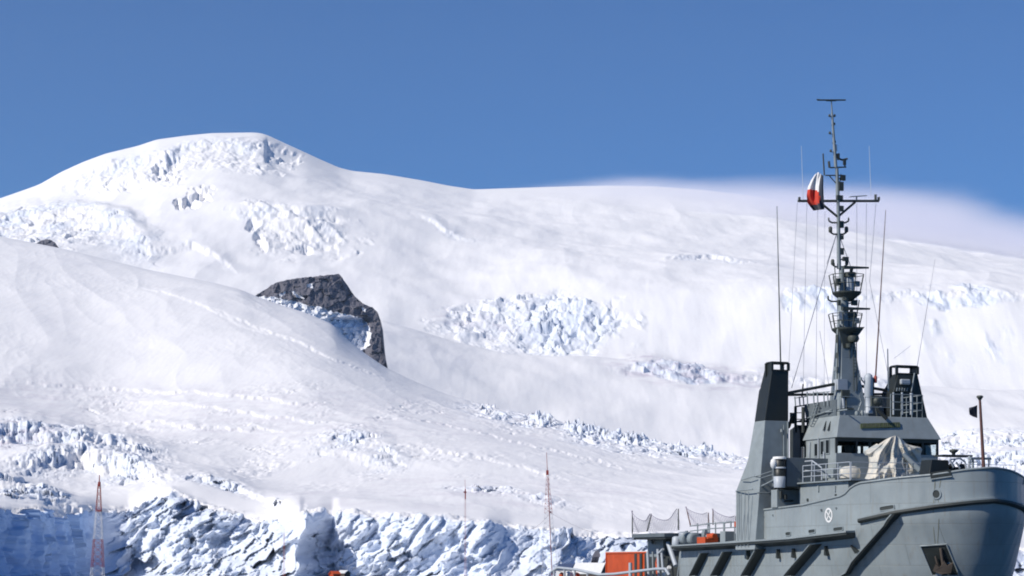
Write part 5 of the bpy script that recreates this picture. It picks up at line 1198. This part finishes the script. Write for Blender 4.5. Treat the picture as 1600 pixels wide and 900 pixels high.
# wires slung from the tall tower
mb = MB()
def sag(a, b, s_, r=.035):
    pts = [a.lerp(b, i/16)-V((0, 0, s_*4*(i/16)*(1-i/16))) for i in range(17)]; mb.path(pts, r, n=3)
sag(W(860, 801, 760), W(990, 845, 815), 2.0); sag(W(860, 801, 760), W(796, 822, 780), 3.5)
tag(mb.obj('aerial_wire', M['rustpole'], None, origin=W(860, 801, 760), frame=WORLD), 'thin sagging wires slung from the tallest red mast', 'wire')
def hut(name, label, px0, px1, pyr, pye, Y_, wall, roof, depth=6.0, gable_right=True, split=.8, door=False):
    """small pitched-roof hut: roof ridge at pyr, eaves at pye"""
    a = W(px0, pye, Y_); b = W(px1, pye, Y_); zr_ = W(px0, pyr, Y_).z; ze = a.z; z0 = .1
    t = thing(name, label, 'hut', ((a.x+b.x)/2, Y_, z0), WORLD)
    yaw = .45
    mb = MB(); mb.box((a.x+.3, Y_-depth/2+.2, z0), (b.x-.3, Y_+depth/2-.2, ze+.05)); mb.prism([V((b.x-.32, Y_-depth/2+.2, ze)), V((b.x-.32, Y_+depth/2-.2, ze)), V((b.x-.32, Y_, zr_-.1))], V((-.1, 0, 0))); mb.prism([V((a.x+.3, Y_-depth/2+.2, ze)), V((a.x+.3, Y_+depth/2-.2, ze)), V((a.x+.3, Y_, zr_-.1))], V((.1, 0, 0))); mb.obj('wall', M[wall], t)
    mb = MB()
    for s_ in (-1, 1): mb.hexa([V((a.x, Y_+s_*depth/2, ze)), V((b.x, Y_+s_*depth/2, ze)), V((b.x, Y_, zr_)), V((a.x, Y_, zr_))], [V((a.x, Y_+s_*depth/2, ze+.25)), V((b.x, Y_+s_*depth/2, ze+.25)), V((b.x, Y_, zr_+.25)), V((a.x, Y_, zr_+.25))])
    mb.obj('roof', M[roof], t)
    mb = MB(); mb.box(((a.x*.4+b.x*.6), Y_-depth/2+.12, z0), ((a.x*.4+b.x*.6)+.9, Y_-depth/2+.18, z0+1.3)); mb.obj('door', M['brown'], t)
    for o in list(t.children): pass
    t.rotation_euler = (0, 0, -yaw if gable_right else yaw)
    return t
hut('shore_hut', 'hut with a white snowy roof and brown gable left of the orange container', 897, 948, 880.5, 897, 700, 'brown', 'white', 7)
hut('shore_hut', 'hut with a dark blue roof left of the white-roofed hut', 872, 899, 882, 891, 730, 'white', 'navy', 6)
hut('shore_hut', 'low orange hut at the foot of the ice cliff, bottom edge of the picture', 516, 530, 893.5, 898, 720, 'orange', 'orange', 4, False)
hut('shore_hut', 'small brown hut with a white roof right beside the orange one', 530, 545, 892, 896, 735, 'brown', 'white', 4)

# ================================================================== snow blown off the far ridge by the wind
def blowing_snow():
    # ridge line of the mountain in world x, z, fitted by a parabola
    sx = np.array([950, 1020, 1100, 1180, 1250, 1320, 1400, 1500, 1600, 1750, 1860]); sy = np.array([290, 291, 297, 307, 320, 333, 347, 362, 382, 410, 430.])
    yy = np.interp(sx, PX, skyMY); xx = (sx-800)/FPX*yy; zz = EYE+(HOR-sy)/FPX*yy
    c2, c1, c0 = np.polyfit(xx, zz, 2)
    n = 40; xs = np.linspace(-140, 3600, n); mb = MB(); vs = []
    for x in xs:
        z = c2*x*x+c1*x+c0; k = float(sst(-100, 1700, x)); h = 90+330*k; lo = 60+90*k
        for (y, zz_) in ((7900, z-lo-240), (8850, z-lo-40), (9500, z-lo), (9500, z+h), (8850, z+h), (7900, z+h-160)): vs.append((x, y, zz_))
    fs = [(6*i+k, 6*i+(k+1) % 6, 6*i+6+(k+1) % 6, 6*i+6+k) for i in range(n-1) for k in range(6)]+[tuple(range(6)), tuple(range(6*n-6, 6*n))]
    mb.add(vs, fs)
    m = bpy.data.materials.new('blowing_snow'); m.use_nodes = True; t = m.node_tree; t.nodes.remove(t.nodes['Principled BSDF'])
    pv = N(t, 'ShaderNodeVolumePrincipled'); pv.inputs['Color'].default_value = (.92, .92, 1, 1); pv.inputs['Anisotropy'].default_value = 0.0
    t.links.new(pv.outputs[0], t.nodes['Material Output'].inputs['Volume'])
    geo = N(t, 'ShaderNodeNewGeometry'); sp = N(t, 'ShaderNodeSeparateXYZ'); t.links.new(geo.outputs['Position'], sp.inputs[0])
    def mth(op, a, b=None, cl=False):
        q = N(t, 'ShaderNodeMath', operation=op); q.use_clamp = cl
        for i, v in enumerate((a, b)):
            if v is None: continue
            if hasattr(v, 'links'): t.links.new(v, q.inputs[i])
            else: q.inputs[i].default_value = v
        return q.outputs[0]
    x = sp.outputs[0]; z = sp.outputs[2]
    rid = mth('ADD', mth('MULTIPLY', mth('ADD', mth('MULTIPLY', x, c2), c1), x), c0)
    nearer = mth('MULTIPLY', mth('MAXIMUM', mth('SUBTRACT', 8850.0, sp.outputs[1]), 0.0), .185)
    s = mth('ADD', mth('SUBTRACT', z, rid), nearer)                                    # height over the ridge line
    mp = N(t, 'ShaderNodeMapping'); mp.inputs['Scale'].default_value = (.0011, .0007, .006); mp.inputs['Rotation'].default_value = (0, R(9), 0); t.links.new(geo.outputs['Position'], mp.inputs[0])
    nz = noise(t, 1.0, 4, .55, mp.outputs[0], .5).outputs[0]
    kx = N(t, 'ShaderNodeMapRange'); kx.inputs['From Min'].default_value = -130; kx.inputs['From Max'].default_value = 1750; t.links.new(x, kx.inputs[0]); kx = kx.outputs[0]
    hs = mth('ADD', mth('MULTIPLY', kx, 165.0), 24.0)              # plume height grows downwind
    hs = mth('MULTIPLY', hs, mth('ADD', mth('MULTIPLY', nz, 2.4), -.35))
    up = mth('SUBTRACT', 1.0, mth('DIVIDE', s, hs), True)          # fades upward
    dn = mth('ADD', 1.0, mth('DIVIDE', s, 150.0), True)            # and down the lee slope
    up = mth('POWER', up, 1.5)
    d = mth('MULTIPLY', mth('MULTIPLY', up, dn), mth('POWER', kx, .7))
    d = mth('MULTIPLY', d, mth('MULTIPLY', mth('POWER', nz, 2.0), .0135))
    t.links.new(d, pv.inputs['Density'])
    o = mb.obj('blowing_snow', m, None, origin=(1500, 8600, 1300), frame=WORLD)
    o['kind'] = 'stuff'; o['label'] = 'pale snow plume blown off the far ridge at the right'
blowing_snow()
# thin cold air that lets the far slopes fade a little
mb = MB(); mb.box((-9500, -400, -1), (9500, 11500, 2600))
hm = bpy.data.materials.new('haze'); hm.use_nodes = True; t = hm.node_tree; t.nodes.remove(t.nodes['Principled BSDF'])
pv = N(t, 'ShaderNodeVolumePrincipled'); pv.inputs['Color'].default_value = (.66, .82, 1, 1); pv.inputs['Density'].default_value = 1.5e-5; pv.inputs['Anisotropy'].default_value = .2
t.links.new(pv.outputs[0], t.nodes['Material Output'].inputs['Volume'])
ho = mb.obj('haze', hm, None, origin=(0, 4000, 0), frame=WORLD); ho['kind'] = 'stuff'
sc.cycles.volume_step_rate = 1.0; sc.cycles.volume_max_steps = 64; sc.cycles.volume_bounces = 3
